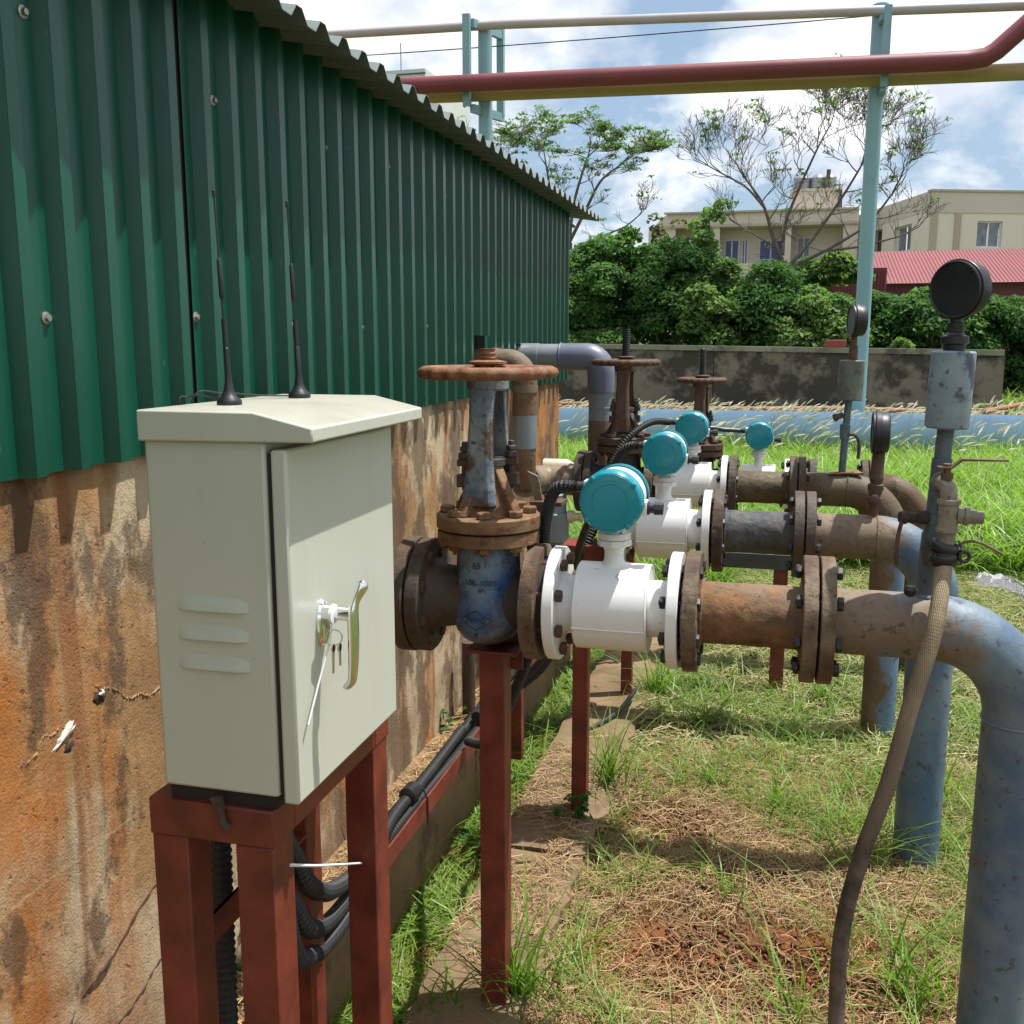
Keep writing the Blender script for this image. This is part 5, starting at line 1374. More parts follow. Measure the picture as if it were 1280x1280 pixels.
# ================================================================ buildings beyond
def wall_openings(mb, P, U, width, z0, z1, holes, depth, Nv):
    """wall from P along U with rectangular holes (u0,u1,za,zb); reveals go inward by depth"""
    us = sorted(set([0, width] + [h for o_ in holes for h in o_[:2]])); zs = sorted(set([z0, z1] + [h for o_ in holes for h in o_[2:]]))
    U = Vector(U); P = Vector(P); Nv = Vector(Nv)
    pt = lambda u_, z_, d=0: P + U * u_ + Vector((0, 0, z_)) - Nv * d
    for i in range(len(us) - 1):
        for j in range(len(zs) - 1):
            um, zm = (us[i] + us[i + 1]) / 2, (zs[j] + zs[j + 1]) / 2
            if any(h[0] < um < h[1] and h[2] < zm < h[3] for h in holes): continue
            mb.add([pt(us[i], zs[j]), pt(us[i + 1], zs[j]), pt(us[i + 1], zs[j + 1]), pt(us[i], zs[j + 1])], [(0, 1, 2, 3)])
    for (a, b_, c, d_) in holes:
        q = [pt(a, c), pt(b_, c), pt(b_, d_), pt(a, d_)]; r_ = [pt(a, c, depth), pt(b_, c, depth), pt(b_, d_, depth), pt(a, d_, depth)]
        mb.add(q + r_, [(k, (k + 1) % 4, 4 + (k + 1) % 4, 4 + k) for k in range(4)])
    return pt
def window(parent, pt, u0, u1, z0, z1, d, glass, mull=1):
    w = MB(); e = .06
    for (a, b_, c, f) in ((u0, u1, z0, z0 + e), (u0, u1, z1 - e, z1), (u0, u0 + e, z0 + e, z1 - e), (u1 - e, u1, z0 + e, z1 - e)):
        w.add([pt(a, c, d), pt(b_, c, d), pt(b_, f, d), pt(a, f, d), pt(a, c, d + .05), pt(b_, c, d + .05), pt(b_, f, d + .05), pt(a, f, d + .05)], [(0, 1, 2, 3), (4, 7, 6, 5), (0, 4, 5, 1), (3, 2, 6, 7), (0, 3, 7, 4), (1, 5, 6, 2)])
    for k in range(mull):
        c_ = u0 + (u1 - u0) * (k + 1) / (mull + 1)
        w.add([pt(c_ - .035, z0 + e, d), pt(c_ + .035, z0 + e, d), pt(c_ + .035, z1 - e, d), pt(c_ - .035, z1 - e, d)], [(0, 1, 2, 3)])
    f = w.build('window', 'frame_white', parent, smooth=0)
    ng = mull + 1
    for k in range(ng):
        a, b_ = u0 + e + (u1 - u0 - 2 * e) * k / ng + .03, u0 + e + (u1 - u0 - 2 * e) * (k + 1) / ng - .03
        MB().add([pt(a, z0 + e, d + .03), pt(b_, z0 + e, d + .03), pt(b_, z1 - e, d + .03), pt(a, z1 - e, d + .03)], [(0, 1, 2, 3)]).build('pane', glass, f, smooth=0)
lw = thing('apartment_building', (-1.5, 55, -.1), 'low beige building with open balconies and roof tanks beyond the bushes, left of the pole', 'building', )
# left wing: facade A-B with balcony recess
b = MB(); U = Vector((1, .02, 0)).normalized(); Nv = Vector((U.y, -U.x, 0))
PA = (-5.85, 55, 0)
hol = [(0.45, 2.35, 4.4, 7.15), (2.75, 5.9, 4.4, 7.15), (6.35, 8.9, 4.4, 7.15), (0.45, 2.35, 1, 3.9), (2.75, 5.9, 1, 3.9), (6.35, 8.9, 1, 3.9)]
ptA = wall_openings(b, PA, U, 9.6, -.2, 7.9, hol, 1.6, Nv)
b.build('facade', 'bld', lw, smooth=0)
MB().prism([ptA(-.12, 7.15, -.12), ptA(9.6, 7.15, -.12), ptA(9.6, 7.28, -.12), ptA(-.12, 7.28, -.12)], -Nv * .119).prism([ptA(-.15, 7.86, -.15), ptA(9.6, 7.86, -.15), ptA(9.6, 7.95, -.15), ptA(-.15, 7.95, -.15)], -Nv * .149).build('cornice', 'bld_band', lw, smooth=0)
b2 = MB().prism([ptA(.1, -.2, 1.61), ptA(9.5, -.2, 1.61), ptA(9.5, 7.6, 1.61), ptA(.1, 7.6, 1.61)], -Nv * .2)
b2.build('balcony_wall', 'bld_pale', lw, smooth=0)
MB().prism([ptA(0, 7.88, .01), ptA(9.6, 7.88, .01), ptA(9.6, 7.88, 12), ptA(0, 7.88, 12)], (0, 0, .05)).build('roof_slab', 'bld_band', lw, smooth=0)
MB().prism([(-5.85, 55, -.2), (-5.85, 55.02, 7.9), (-7.9, 63.8, 7.9), (-7.9, 63.8, -.2)], (.1, .02, 0)).build('side_wall', 'bld', lw, smooth=0)
for (u0, u1, z0, z1, g) in ((.75, 1.30, 5.5, 6.6, 'glass_grey'), (1.35, 1.95, 5.5, 6.6, 'glass_blue'), (2.95, 3.75, 5.0, 6.65, 'glass_blue'), (3.85, 4.2, 5.0, 6.65, 'glass_blue'), (4.75, 6.0, 5.4, 6.6, 'glass_blue'), (6.7, 7.4, 5.5, 6.7, 'glass_grey')):
    window(lw, ptA, u0, u1, z0, z1, 1.55, g, 1)
for (a, b_) in ((0.45, 2.35), (2.75, 5.9), (6.35, 8.9)):
    MB().prism([ptA(a, 4.4, .02), ptA(b_, 4.4, .02), ptA(b_, 5.3, .02), ptA(a, 5.3, .02)], -Nv * .12).build('balcony_parapet', 'bld', lw, smooth=0)
MB().box(.45, 2.75, 56.5, 59.5, 7.8, 9.0).box(.35, 2.85, 56.4, 59.6, 9.0, 9.12).build('stair_tower', 'bld', lw, smooth=0)
MB().prism([(2.75, 56.5, 7.93), (3.0, 56.5, 7.93), (2.95, 56.5, 9.0), (2.78, 56.5, 9.0)], (0, .1, 0)).build('tower_brace', 'shade_panel', lw, smooth=0)
for (x, r_) in ((.95, .42), (1.75, .40), (2.35, .34)):
    MB().lathe((x, 57.3, 9.12), (0, 0, 1), [(0, r_ * .8), (.06, r_), (.62, r_), (.78, r_ * .55), (.84, r_ * .2)], 22).build('roof_tank', 'tank_steel', lw)
MB().box(2.15, 2.35, 56.8, 57.0, 9.12, 10.1).build('roof_box', 'shade_panel', lw, smooth=0)

rw = thing('white_apartment_building', (9, 51, -.1), 'cream building corner with grey curtained windows above the red roof, right of the pole', 'building')
Dp, Ep, Fp = Vector((3.55, 60.1, 0)), Vector((6.45, 49.9, 0)), Vector((18, 54.2, 0))
U1 = (Ep - Dp).normalized(); N1 = Vector((U1.y, -U1.x, 0)); N1 = N1 if N1.x < 0 else -N1
b = MB(); W1 = (Ep - Dp).length
pt1 = wall_openings(b, Dp, U1, W1, -.2, 7.1, [(2.0, 5.0, 5.0, 6.9), (6.6, 8.6, 5.55, 6.75)], .5, N1)
b.build('side_wall', 'bld_pale', rw, smooth=0)
MB().prism([pt1(0, 7.1, -.02), pt1(W1, 7.1, -.02), pt1(W1, 7.95, -.02), pt1(0, 7.95, -.02)], -N1 * .3).build('parapet', 'bld', rw, smooth=0)
MB().prism([pt1(0.1, 5.0, .5), pt1(5.1, 5.0, .5), pt1(5.1, 6.9, .5), pt1(.1, 6.9, .5)], -N1 * .1).build('balcony_screen', 'shade_panel', rw, smooth=0)
for u_ in (2.9, 3.9):
    MB().prism([pt1(u_, 5.0, .1), pt1(u_ + .08, 5.0, .1), pt1(u_ + .08, 6.9, .1), pt1(u_, 6.9, .1)], -N1 * .1).build('balcony_post', 'bld_band', rw, smooth=0)
window(rw, pt1, 6.6, 8.6, 5.55, 6.75, .2, 'glass_grey', 1)
U2 = (Fp - Ep).normalized(); N2 = Vector((U2.y, -U2.x, 0)); N2 = N2 if N2.y < 0 else -N2
b = MB(); W2 = (Fp - Ep).length
pt2 = wall_openings(b, Ep, U2, W2, -.2, 7.1, [(2.25, 3.45, 5.50, 6.65), (6.25, 7.45, 5.50, 6.65)], .25, N2)
b.build('front_wall', 'bld_pale', rw, smooth=0)
MB().prism([pt2(-.02, 7.0, -.04), pt2(W2, 7.0, -.04), pt2(W2, 7.95, -.04), pt2(-.02, 7.95, -.04)], -N2 * .3).build('parapet', 'bld', rw, smooth=0)
MB().prism([pt2(-.06, 7.9, -.10), pt2(W2, 7.9, -.10), pt2(W2, 8.0, -.10), pt2(-.06, 8.0, -.10)], -N2 * .4).build('cornice', 'bld_band', rw, smooth=0)
for (a, b_) in ((-.02, .34), (1.15, 1.45), (4.6, 4.9)):
    MB().prism([pt2(a, -.2, -.05), pt2(b_, -.2, -.05), pt2(b_, 7.0, -.05), pt2(a, 7.0, -.05)], -N2 * .05).build('pilaster', 'bld_band', rw, smooth=0)
window(rw, pt2, 2.25, 3.45, 5.50, 6.65, .12, 'glass_grey', 1)
window(rw, pt2, 6.25, 7.45, 5.50, 6.65, .12, 'glass_grey', 1)
MB().prism([Dp + Vector((0, 0, 7.6)), Ep + Vector((0, 0, 7.6)), Fp + Vector((0, 0, 7.6)), Vector((16, 66, 7.6))], (0, 0, .1)).build('roof_slab', 'bld_band', rw, smooth=0)
MB().box(7.2, 10.2, 53.5, 56, 7.7, 8.25).build('roof_hatch', 'bld_pale', rw, smooth=0)

rs = thing('red_roof_shed', (7, 36, -.1), 'long low shed with weathered red corrugated roof behind the bushes', 'shed')
b = MB(); n = 90; x0, x1 = 2.95, 13.0
for i in range(n):
    xa, xb = x0 + (x1 - x0) * i / n, x0 + (x1 - x0) * (i + 1) / n; xm = xa + (xb - xa) * .7
    for (p, q, h0, h1) in ((xa, xm, 0, 0), (xm, xb, 0, .03)):
        b.add([(p, 34, 3.10 + h0), (q, 34, 3.10 + h1), (q, 38.5, 4.42 + h1), (p, 38.5, 4.42 + h0)], [(0, 1, 2, 3)])
b.build('roof', 'roof_red', rs, smooth=0)
MB().box(3.1, 12.9, 34.5, 38.4, -.2, 3.12).build('shed_wall', 'maroon', rs, smooth=0)
mf = thing('maroon_fence', (2.0, 32, -.1), 'dark maroon sheet metal fence between the bushes left of the pole', 'fence')
b = MB(); n = 22
for i in range(n):
    xa, xb = 1.05 + 2.0 * i / n, 1.05 + 2.0 * (i + 1) / n; h = 3.50 - .07 * (xa - 1.05)
    b.add([(xa, 32, -.1), ((xa + xb) / 2, 31.97, -.1), (xb, 32, -.1), (xb, 32, h - .01), ((xa + xb) / 2, 31.97, h), (xa, 32, h)], [(0, 1, 4, 5), (1, 2, 3, 4)])
b.build('sheet', 'maroon', mf, smooth=0)
MB().box(1.05, 3.05, 32.01, 32.07, 3.35, 3.45).build('top_rail', 'maroon', mf)
db = thing('distant_tower_block', (-30, 85, -.1), 'pale grey panelled tower block top peeking over the shed roof with a thin mast', 'building')
MB().box(-36, -27.9, 80, 92, -.2, 22.6).build('tower_body', 'bld_grey', db, smooth=0)
for z in (21.3, 22.2):
    MB().box(-36.05, -27.85, 79.93, 79.995, z, z + .10).build('ledge', 'shade_panel', db, smooth=0)
for x in np.arange(-35.5, -28, 1.05):
    MB().box(x, x + .07, 79.95, 79.998, 0, 22.15).build('panel_joint', 'bld_band', db, smooth=0)
MB().cyl((-30.3, 81, 22.6), (-30.3, 81, 24.9), .035, 6).build('mast', 'shade_panel', db)

# ================================================================ vegetation
def leaf_cloud(centres, radii, n, size, ca, cb, rng, shell=0.55, droop=0.0, zf=0.85):
    """leaf-sized faces spread through lumps; centres (k,3), radii (k,)"""
    k = rng.integers(0, len(centres), n)
    d = rng.normal(size=(n, 3)); d /= np.linalg.norm(d, axis=1)[:, None]
    d[:, 2] = np.where(d[:, 2] < -.3, -d[:, 2], d[:, 2])
    r_ = radii[k] * (shell + (1 - shell) * rng.random(n) ** .6)
    p = centres[k] + d * r_[:, None] * np.array([1, 1, zf])
    nrm = d * .6 + rng.normal(size=(n, 3)) * .55 + np.array([0, 0, .55]); nrm /= np.linalg.norm(nrm, axis=1)[:, None]
    t = np.cross(nrm, rng.normal(size=(n, 3))); t /= np.linalg.norm(t, axis=1)[:, None]
    t[:, 2] -= droop; t /= np.linalg.norm(t, axis=1)[:, None]
    s_ = np.cross(nrm, t)
    L = size * rng.uniform(.6, 1.3, n)[:, None]; W_ = L * .30
    v0, v2 = p - t * L * .5, p + t * L * .5
    v1, v3 = p + s_ * W_ - nrm * L * .08 - t * L * .08, p - s_ * W_ - nrm * L * .08 - t * L * .08
    V = np.stack([v0, v1, v2, v3], 1).reshape(-1, 3)
    F = np.arange(n * 4).reshape(n, 4)
    lump = rng.random(len(centres))[k][:, None]
    f = np.clip(lump * .7 + rng.random((n, 1)) * .5, 0, 1)
    col = (np.array(ca) * (1 - f) + np.array(cb) * f)
    return V, F, np.repeat(col, 4, 0)
def shrub(name, c, rad, nl, n, size, ca, cb, label, seed, cat='bush', group='bushes behind the tank wall', stems=True):
    rng = np.random.default_rng(seed); q = random.Random(seed)
    t = thing(name, (c[0], c[1], -.05), label, cat, group)
    cs = []; rs_ = []
    for i in range(nl):
        an = rng.uniform(0, 6.283); u_ = rng.random() ** .5
        top = (c[2] + rad[2]) * (1 - .30 * u_ ** 2) * rng.uniform(.86, 1.0)
        zq = top * rng.random() ** .55 if i % 3 else top
        r0 = rng.uniform(.30, .52) * (1.0 if rad[0] > .6 else .5)
        cs.append(np.array([c[0] + rad[0] * 1.05 * u_ * math.cos(an), c[1] + rad[1] * u_ * math.sin(an), max(.2, zq - r0 * .8)])); rs_.append(r0)
    V, F, C = leaf_cloud(np.array(cs), np.array(rs_), int(n * 2.3), size, ca, cb, rng, shell=.35)
    np_mesh('foliage', V, F, 'leaf', C, parent=t)
    if stems:
        b = MB()
        for k in range(7):
            p = cs[q.randrange(len(cs))]
            b.tube(smooth_path([(c[0] + q.uniform(-.3, .3), c[1] + q.uniform(-.2, .2), -.1), (c[0] * .5 + p[0] * .5 + q.uniform(-.2, .2), (c[1] + p[1]) / 2, p[2] * .5), tuple(p)], 3), [.05, .045, .04, .03, .025, .02, .012][:7], 6)
        b.build('stems', 'bark', t)
    return t
DK, MD, LT, YL = (.045, .105, .032), (.065, .145, .038), (.10, .195, .055), (.14, .21, .065)
SH = [
 ('bush', (-5.3, 25.3, 1.9), (1.35, 1.1, 2.05), 40, 14000, MD, LT, 'bright leafy bush hard against the corner of the green shed'),
 ('bush', (-3.9, 25.2, 2.0), (1.35, 1.1, 2.2), 40, 15000, DK, LT, 'tallest rounded bush left of centre with pale clumps on top'),
 ('bush', (-2.45, 25.4, 1.9), (1.1, 1.0, 2.1), 32, 11000, DK, MD, 'dark leafy bush under the left balcony'),
 ('bush', (-1.3, 24.8, 1.7), (.95, .9, 1.75), 30, 10000, MD, YL, 'yellowish bush in front of the blue curtained balcony window'),
 ('bush', (-.25, 24.6, 1.6), (.75, .8, 1.75), 28, 9000, DK, MD, 'dark creeper covered bush at the foot of the bare tree'),
 ('bush', (.85, 24.2, 1.25), (.85, .8, 1.35), 26, 9000, MD, YL, 'light green low bush left of the pale blue post'),
 ('bush', (2.35, 26.5, 1.3), (1.1, .8, 1.35), 28, 9000, DK, MD, 'dark bush just right of the pale blue post'),
 ('bush', (3.55, 26.2, 1.45), (.85, .8, 1.45), 26, 9000, DK, LT, 'bush behind the large black gauge'),
 ('bush', (4.9, 26.8, 1.4), (1.1, .9, 1.3), 28, 9000, DK, MD, 'dark bush at the right edge below the red roof'),
 ('bush', (6.9, 27.5, 1.3), (1.5, 1.0, 1.4), 26, 8000, DK, MD, 'bush beyond the right end of the tank wall'),
 ('bush', (-4.75, 24.3, .9), (1.0, .6, 1.0), 20, 6000, MD, LT, 'lower leafy bush against the tank wall beside the shed corner'),
 ('bush', (2.6, 23.4, 1.0), (.45, .3, .5), 10, 1800, LT, YL, 'small pale plant leaning over the tank wall coping'),
]
for i, (nm, c, rad, nl, n, ca, cb, lb) in enumerate(SH):
    shrub(nm, c, rad, int(nl * 2.3), n, (.11, .14, .12, .15, .10, .13)[i % 6], ca, cb, lb, 100 + i)
shrub('bush', (1.4, 29.5, 2.0), (1.5, .9, 1.9), 26, 7000, .17, MD, YL, 'yellow tipped bush behind the maroon fence', 160)
# slender young tree rising out of the bushes
t = thing('sapling', (-1.7, 25.6, -.05), 'slender pale young tree rising above the bushes by the balcony', 'tree')
rng = np.random.default_rng(9)
zz = np.linspace(2.6, 4.5, 14); cc = np.stack([-1.72 + rng.normal(0, .13, 14), 25.6 + rng.normal(0, .15, 14), zz], 1)
V, F, C = leaf_cloud(cc, np.full(14, .26), 1500, .15, (.10, .19, .06), (.17, .26, .10), rng)
np_mesh('crown', V, F, 'leaf', C, parent=t)
MB().tube([(-1.65, 25.6, -.1), (-1.72, 25.6, 2.5), (-1.70, 25.6, 4.4)], [.05, .035, .012], 6).build('trunk', 'bark', t)
t = thing('sapling', (-2.9, 25.7, -.05), 'thin brownish sapling in front of the left balcony corner', 'tree')
zz = np.linspace(3.3, 4.25, 9); cc = np.stack([-2.85 + rng.normal(0, .25, 9), 25.7 + rng.normal(0, .15, 9), zz], 1)
V, F, C = leaf_cloud(cc, np.full(9, .22), 420, .13, (.08, .11, .045), (.13, .12, .06), rng)
np_mesh('crown', V, F, 'leaf', C, parent=t)
MB().tube([(-2.9, 25.7, -.1), (-2.85, 25.7, 4.2)], [.04, .012], 6).build('trunk', 'bark', t)

def tree(name, base, limbs, label, seed, leafs, flat, depth=6, spread=.55, ltop=None):
    """limbs: list of polylines (thick limbs); twigs grown from them"""
    q = random.Random(seed); rng = np.random.default_rng(seed)
    t = thing(name, base, label, 'tree')
    tb, wb = MB(), MB(); tips = []
    def grow(p, d, L, r_, dep):
        pts = [p]; n = 3; dd = d
        for i in range(n):
            dd = (dd + Vector((q.uniform(-.22, .22), q.uniform(-.22, .22), q.uniform(-.08, .18)))).normalized()
            pts.append(pts[-1] + dd * (L / n))
        r1 = max(r_ * .74, .0055)
        (tb if dep > depth - 2 else wb).tube(pts, [r_, r_ * .88, r_ * .76, r1], 6 if dep > 3 else 4, cap=False)
        if dep == 0:
            tips.append(pts[-1]); return
        if dep <= 2 and q.random() < .5: tips.append(pts[-1])
        k = 2 if q.random() < .55 else 3
        for j in range(k):
            ax = Vector((q.uniform(-1, 1), q.uniform(-1, 1), q.uniform(-.35, .55))).normalized()
            nd = (dd + ax * spread * q.uniform(.6, 1.25)).normalized()
            if flat and p.z > base[2] + flat: nd.z *= .45; nd.normalize()
            grow(pts[q.choice((1, 2, 3)) if j else 3], nd, L * q.uniform(.70, .92), max(.0055, r1 * q.uniform(.58, .80)), dep - 1)
    for pts, r0, r1, dep, L in limbs:
        sp2 = smooth_path(pts, 5); m_ = len(sp2)
        tb.tube(sp2, [r0 + (r1 - r0) * i / (m_ - 1) for i in range(m_)], 8)
        d = (sp2[-1] - sp2[-3]).normalized()
        if dep:
            grow(sp2[-1], d, L, r1, dep)
            grow(sp2[-1], (d + Vector((q.uniform(-.6, .6), q.uniform(-.4, .4), .1))).normalized(), L * .9, r1 * .8, dep)
            for i in range(m_ // 3, m_ - 1, 3):
                a = Vector((q.uniform(-1, 1), q.uniform(-.6, .6), q.uniform(-.1, .8))).normalized()
                grow(sp2[i], a, L * .75, r1 * .7, max(1, dep - 2))
    tb.build('trunk', 'bark', t)
    wb.build('twigs', 'bark', t, kind='stuff')
    if ltop: tips = [p for p in tips if ltop(p, q)]
    q.shuffle(tips)
    tips = tips[:leafs[0]]
    if tips:
        c = np.array([tuple(p) for p in tips])
        V, F, C = leaf_cloud(c, np.full(len(c), leafs[1]) * rng.uniform(.5, 1.3, len(c)), len(c) * leafs[2], leafs[3], (.07, .14, .05), (.13, .22, .08), rng, shell=.05, zf=.30)
        # spread clusters into flat fronds
        np_mesh('crown', V, F, 'leaf', C, parent=t)
    return t
# bare spreading tree, y = 26
Y = 26.0
P3 = lambda x, z, dy=0: (x, Y + dy, z)
limbs = [
 ([P3(.30, -.1), P3(.22, 1.6), P3(.18, 3.0)], .12, .09, 0, 0),
 ([P3(.18, 3.0), P3(-.15, 3.7, -.1), P3(-.42, 4.5, -.2), P3(-.75, 5.0, -.3)], .062, .026, 6, .62),
 ([P3(-.42, 4.5, -.2), P3(-.85, 4.95, -.4), P3(-1.3, 5.2, -.6)], .035, .020, 5, .52),
 ([P3(.05, 3.4), P3(.10, 4.2, .2), P3(.42, 5.1, .3), P3(.75, 5.9, .4)], .048, .022, 6, .62),
 ([P3(.20, 3.1), P3(.75, 3.8, .2), P3(1.35, 4.7, .3), P3(1.75, 5.4, .3)], .055, .024, 6, .62),
 ([P3(.25, 3.1), P3(1.0, 3.45, -.2), P3(1.9, 4.0, -.3), P3(2.45, 4.7, -.4)], .048, .022, 6, .56),
 ([P3(1.0, 3.45, -.2), P3(1.9, 3.55, -.3), P3(2.7, 3.75, -.4)], .035, .018, 4, .42),
 ([P3(-.1, 3.6), P3(-.35, 3.75, .3), P3(-.9, 4.1, .5)], .03, .016, 4, .45),
]
tree('bare_tree', (.2, Y, -.05), limbs, 'nearly bare spreading tree with dark branches in front of the beige buildings', 21, (170, .19, 13, .085), None, spread=.80)
Y = 27.0
limbs = [
 ([P3(-5.5, -.1), P3(-5.5, 2.4), P3(-5.45, 3.9)], .13, .09, 0, 0),
 ([P3(-5.45, 3.9), P3(-5.0, 4.7, -.1), P3(-4.6, 5.4, -.2), P3(-4.15, 5.75, -.2)], .055, .024, 6, .40),
 ([P3(-5.45, 3.9), P3(-5.35, 4.9, .1), P3(-5.15, 5.7, .2), P3(-5.0, 6.1, .2)], .05, .023, 6, .40),
 ([P3(-5.45, 3.8), P3(-5.9, 4.9, .1), P3(-6.1, 5.9, .1)], .05, .023, 6, .48),
 ([P3(-5.3, 4.3), P3(-6.3, 5.2, -.2), P3(-7.0, 5.9, -.2)], .04, .018, 5, .48),
 ([P3(-5.4, 3.5), P3(-4.7, 4.0, .1), P3(-4.0, 4.3, .2), P3(-3.6, 4.6, .2)], .03, .014, 4, .30),
]
tree('umbrella_tree', (-5.5, Y, -.05), limbs, 'flat topped tree with feathery green clusters rising behind the shed roof', 33, (400, .24, 15, .09), 5.6, spread=.75, ltop=lambda p, q: p.z > 5.5 or q.random() < .22)

# ---------------------------------------------------------------- grasses
rng = np.random.default_rng(5)
def scatter(n, x0, x1, y0, y1, keep=None):
    x = rng.uniform(x0, x1, n); y = rng.uniform(y0, y1, n)
    if keep is not None:
        m = keep(x, y); x, y = x[m], y[m]
    return np.stack([x, y, ground_z(x, y) - .004], 1)
GR1, GR2, GTIP = (.05, .13, .010), (.13, .24, .022), (.22, .33, .045)
DRY1, DRY2 = (.25, .145, .065), (.54, .385, .20)
# cut straw lying over the soil
def straw_field(n, keep, x0, x1, y0, y1, L0, L1, w, zc, seed, c1=DRY1, c2=DRY2, zfun=ground_z):
    r2 = np.random.default_rng(seed)
    x = r2.uniform(x0, x1, n); y = r2.uniform(y0, y1, n); m = keep(x, y); x, y = x[m], y[m]; n = len(x)
    z = zfun(x, y) + r2.random(n) ** 1.6 * zc + .002
    a = r2.uniform(0, 2 * np.pi, n); L = r2.uniform(L0, L1, n); k = r2.normal(0, 1.3, n); tl = r2.normal(0, .16, n)
    V = []; segs = 3
    for i in range(segs + 1):
        t = i / segs - .5
        an = a + k * t
        px = x + np.cos(an) * L * t; py = y + np.sin(an) * L * t; pz = z + tl * L * t + .18 * L * (.25 - t * t)
        s_ = w * r2.uniform(.8, 1.2, n) * .5
        nx_, ny_ = -np.sin(an) * s_, np.cos(an) * s_
        V += [np.stack([px - nx_, py - ny_, pz], 1), np.stack([px + nx_, py + ny_, pz + s_ * .8], 1)]
    V = np.stack(V, 1).reshape(-1, 3); kk = 2 * (segs + 1)
    q = np.array([[2 * i, 2 * i + 1, 2 * i + 3, 2 * i + 2] for i in range(segs)])
    F = (np.arange(n)[:, None, None] * kk + q[None]).reshape(-1, 4)
    C = np.repeat(vcol(n, c1, c2, r2, .45), kk, 0)
    return V, F, C
bare = lambda x, y: (np.hypot((x - 0.0) / .55, (y - 2.13) / .26) > .8) & (np.hypot((x + .25) / .2, (y - 2.78) / .10) > .9)
thin = lambda x, y: ((fbm(x, y, 40, .8) > -.25) | (rng.random(len(x)) < .35)) & (bare(x, y) | (rng.random(len(x)) < .22)) & (x > -.45 - np.abs(rng.normal(0, .026, len(x))))
far_ok = lambda x, y: (x > -.42)
sA = straw_field(90000, thin, -.58, 1.25, 1.45, 3.4, .02, .13, .00145, .030, 1)
sB = straw_field(34000, far_ok, -.45, 2.4, 3.3, 6.4, .05, .16, .0034, .035, 2, (.27, .22, .10), (.46, .40, .20))
sC = straw_field(2600, lambda x, y: fbm(x, y, 77, .6) > .1, -.68, -.46, 1.5, 3.4, .02, .10, .0017, .008, 3, zfun=lambda x, y: 0 * x + .002)
sD = straw_field(2600, lambda x, y: fbm(x, y, 78, .6) > -.4, -.98, -.87, 1.2, 4.6, .03, .12, .0018, .010, 4, zfun=lambda x, y: 0 * x + .112)
V, F, C = merge(sA, sB, sC, sD)
o = np_mesh('dry_straw', V, F, 'straw', C); o['kind'] = 'stuff'; tag(o, 'cut dry straw strewn over the reddish soil and footing', 'straw')
# short green grass: patches among the straw, then the mown strip on the right
def green_keep(x, y):
    return (np.hypot((x + .02) / .36, (y - 2.15) / .42) > 1) & (fbm(x, y, 50, .55) + .55 * np.clip(x - .35, 0, 1) * 2 + .45 * np.clip(y - 2.7, 0, 1) > .38) & (x > -.43)
p = scatter(44000, -.45, 1.3, 1.5, 3.6, green_keep)
n = len(p); sets = [blades(p, rng.uniform(.015, .06, n), rng.uniform(.0018, .0035, n), rng.uniform(.3, 1.1, n), rng.uniform(.2, .6, n), 3, vcol(n, GR1, GR2), vcol(n, GR2, GTIP))]
p = scatter(60000, -.42, 3.6, 3.5, 7.2, lambda x, y: (fbm(x, y, 51, .8) > -.35) | (y > 5.2))
n = len(p); sets.append(blades(p, rng.uniform(.03, .11, n), rng.uniform(.003, .006, n), rng.uniform(.2, .9, n), rng.uniform(.2, .6, n), 3, vcol(n, GR1, GR2), vcol(n, (.16, .27, .04), (.30, .36, .10))))
p = scatter(2600, -.42, 1.2, 1.5, 4.0); k = np.repeat(np.arange(len(p)), rng.integers(2, 9, len(p))); p = p[k] + np.c_[rng.normal(0, .02, (len(k), 2)), np.zeros(len(k))]
m = (fbm(p[:, 0], p[:, 1], 57, .7) > -.15) & (np.hypot((p[:, 0] + .02) / .34, (p[:, 1] - 2.15) / .36) > 1); p = p[m]; n = len(p)
sets.append(blades(p, rng.uniform(.04, .17, n), rng.uniform(.002, .0048, n), rng.uniform(.1, .8, n), rng.uniform(.1, .6, n), 4, vcol(n, GR1, GR2), vcol(n, (.16, .30, .03), (.30, .40, .08))))
# weeds in the channel between kerb and footing
p = scatter(17000, -.862, -.685, 1.3, 4.8, lambda x, y: (fbm(x, y, 52, .28) + .25 * (x < -.78) + .5 * (rng.random(len(x)) - .5) > .12))
n = len(p); sets.append(blades(p, rng.gamma(2.2, .018, n) + .012, rng.uniform(.003, .0075, n), rng.uniform(.3, 1.3, n), rng.uniform(.2, .7, n), 3, vcol(n, (.04, .10, .012), GR2), vcol(n, (.15, .28, .03), (.30, .38, .08))))
p = scatter(9000, -.86, -.69, 1.3, 4.8); p[:, 2] += .0
n = len(p); sets.append(blades(p, rng.uniform(.02, .05, n), rng.uniform(.002, .003, n), rng.uniform(.8, 1.6, n), rng.uniform(.4, .9, n), 3, vcol(n, DRY1, DRY2)))
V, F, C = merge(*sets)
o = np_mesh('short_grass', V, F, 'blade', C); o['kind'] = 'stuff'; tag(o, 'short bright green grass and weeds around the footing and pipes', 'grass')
# small broad leaves among the grass
c1 = scatter(900, -.85, -.69, 1.4, 4.6); c2 = scatter(260, .1, 1.2, 1.7, 3.6, lambda x, y: fbm(x, y, 58, .6) > .2)
cc = np.concatenate([c1, c2]); cc[:, 2] += .012
V, F, C = leaf_cloud(cc, np.full(len(cc), .016), 9000, .017, (.05, .12, .02), (.14, .25, .04), rng, shell=.1)
o = np_mesh('creeping_weeds', V, F, 'leaf', C); o['kind'] = 'stuff'; tag(o, 'small leafy creeping weeds in the channel and grass', 'weeds')
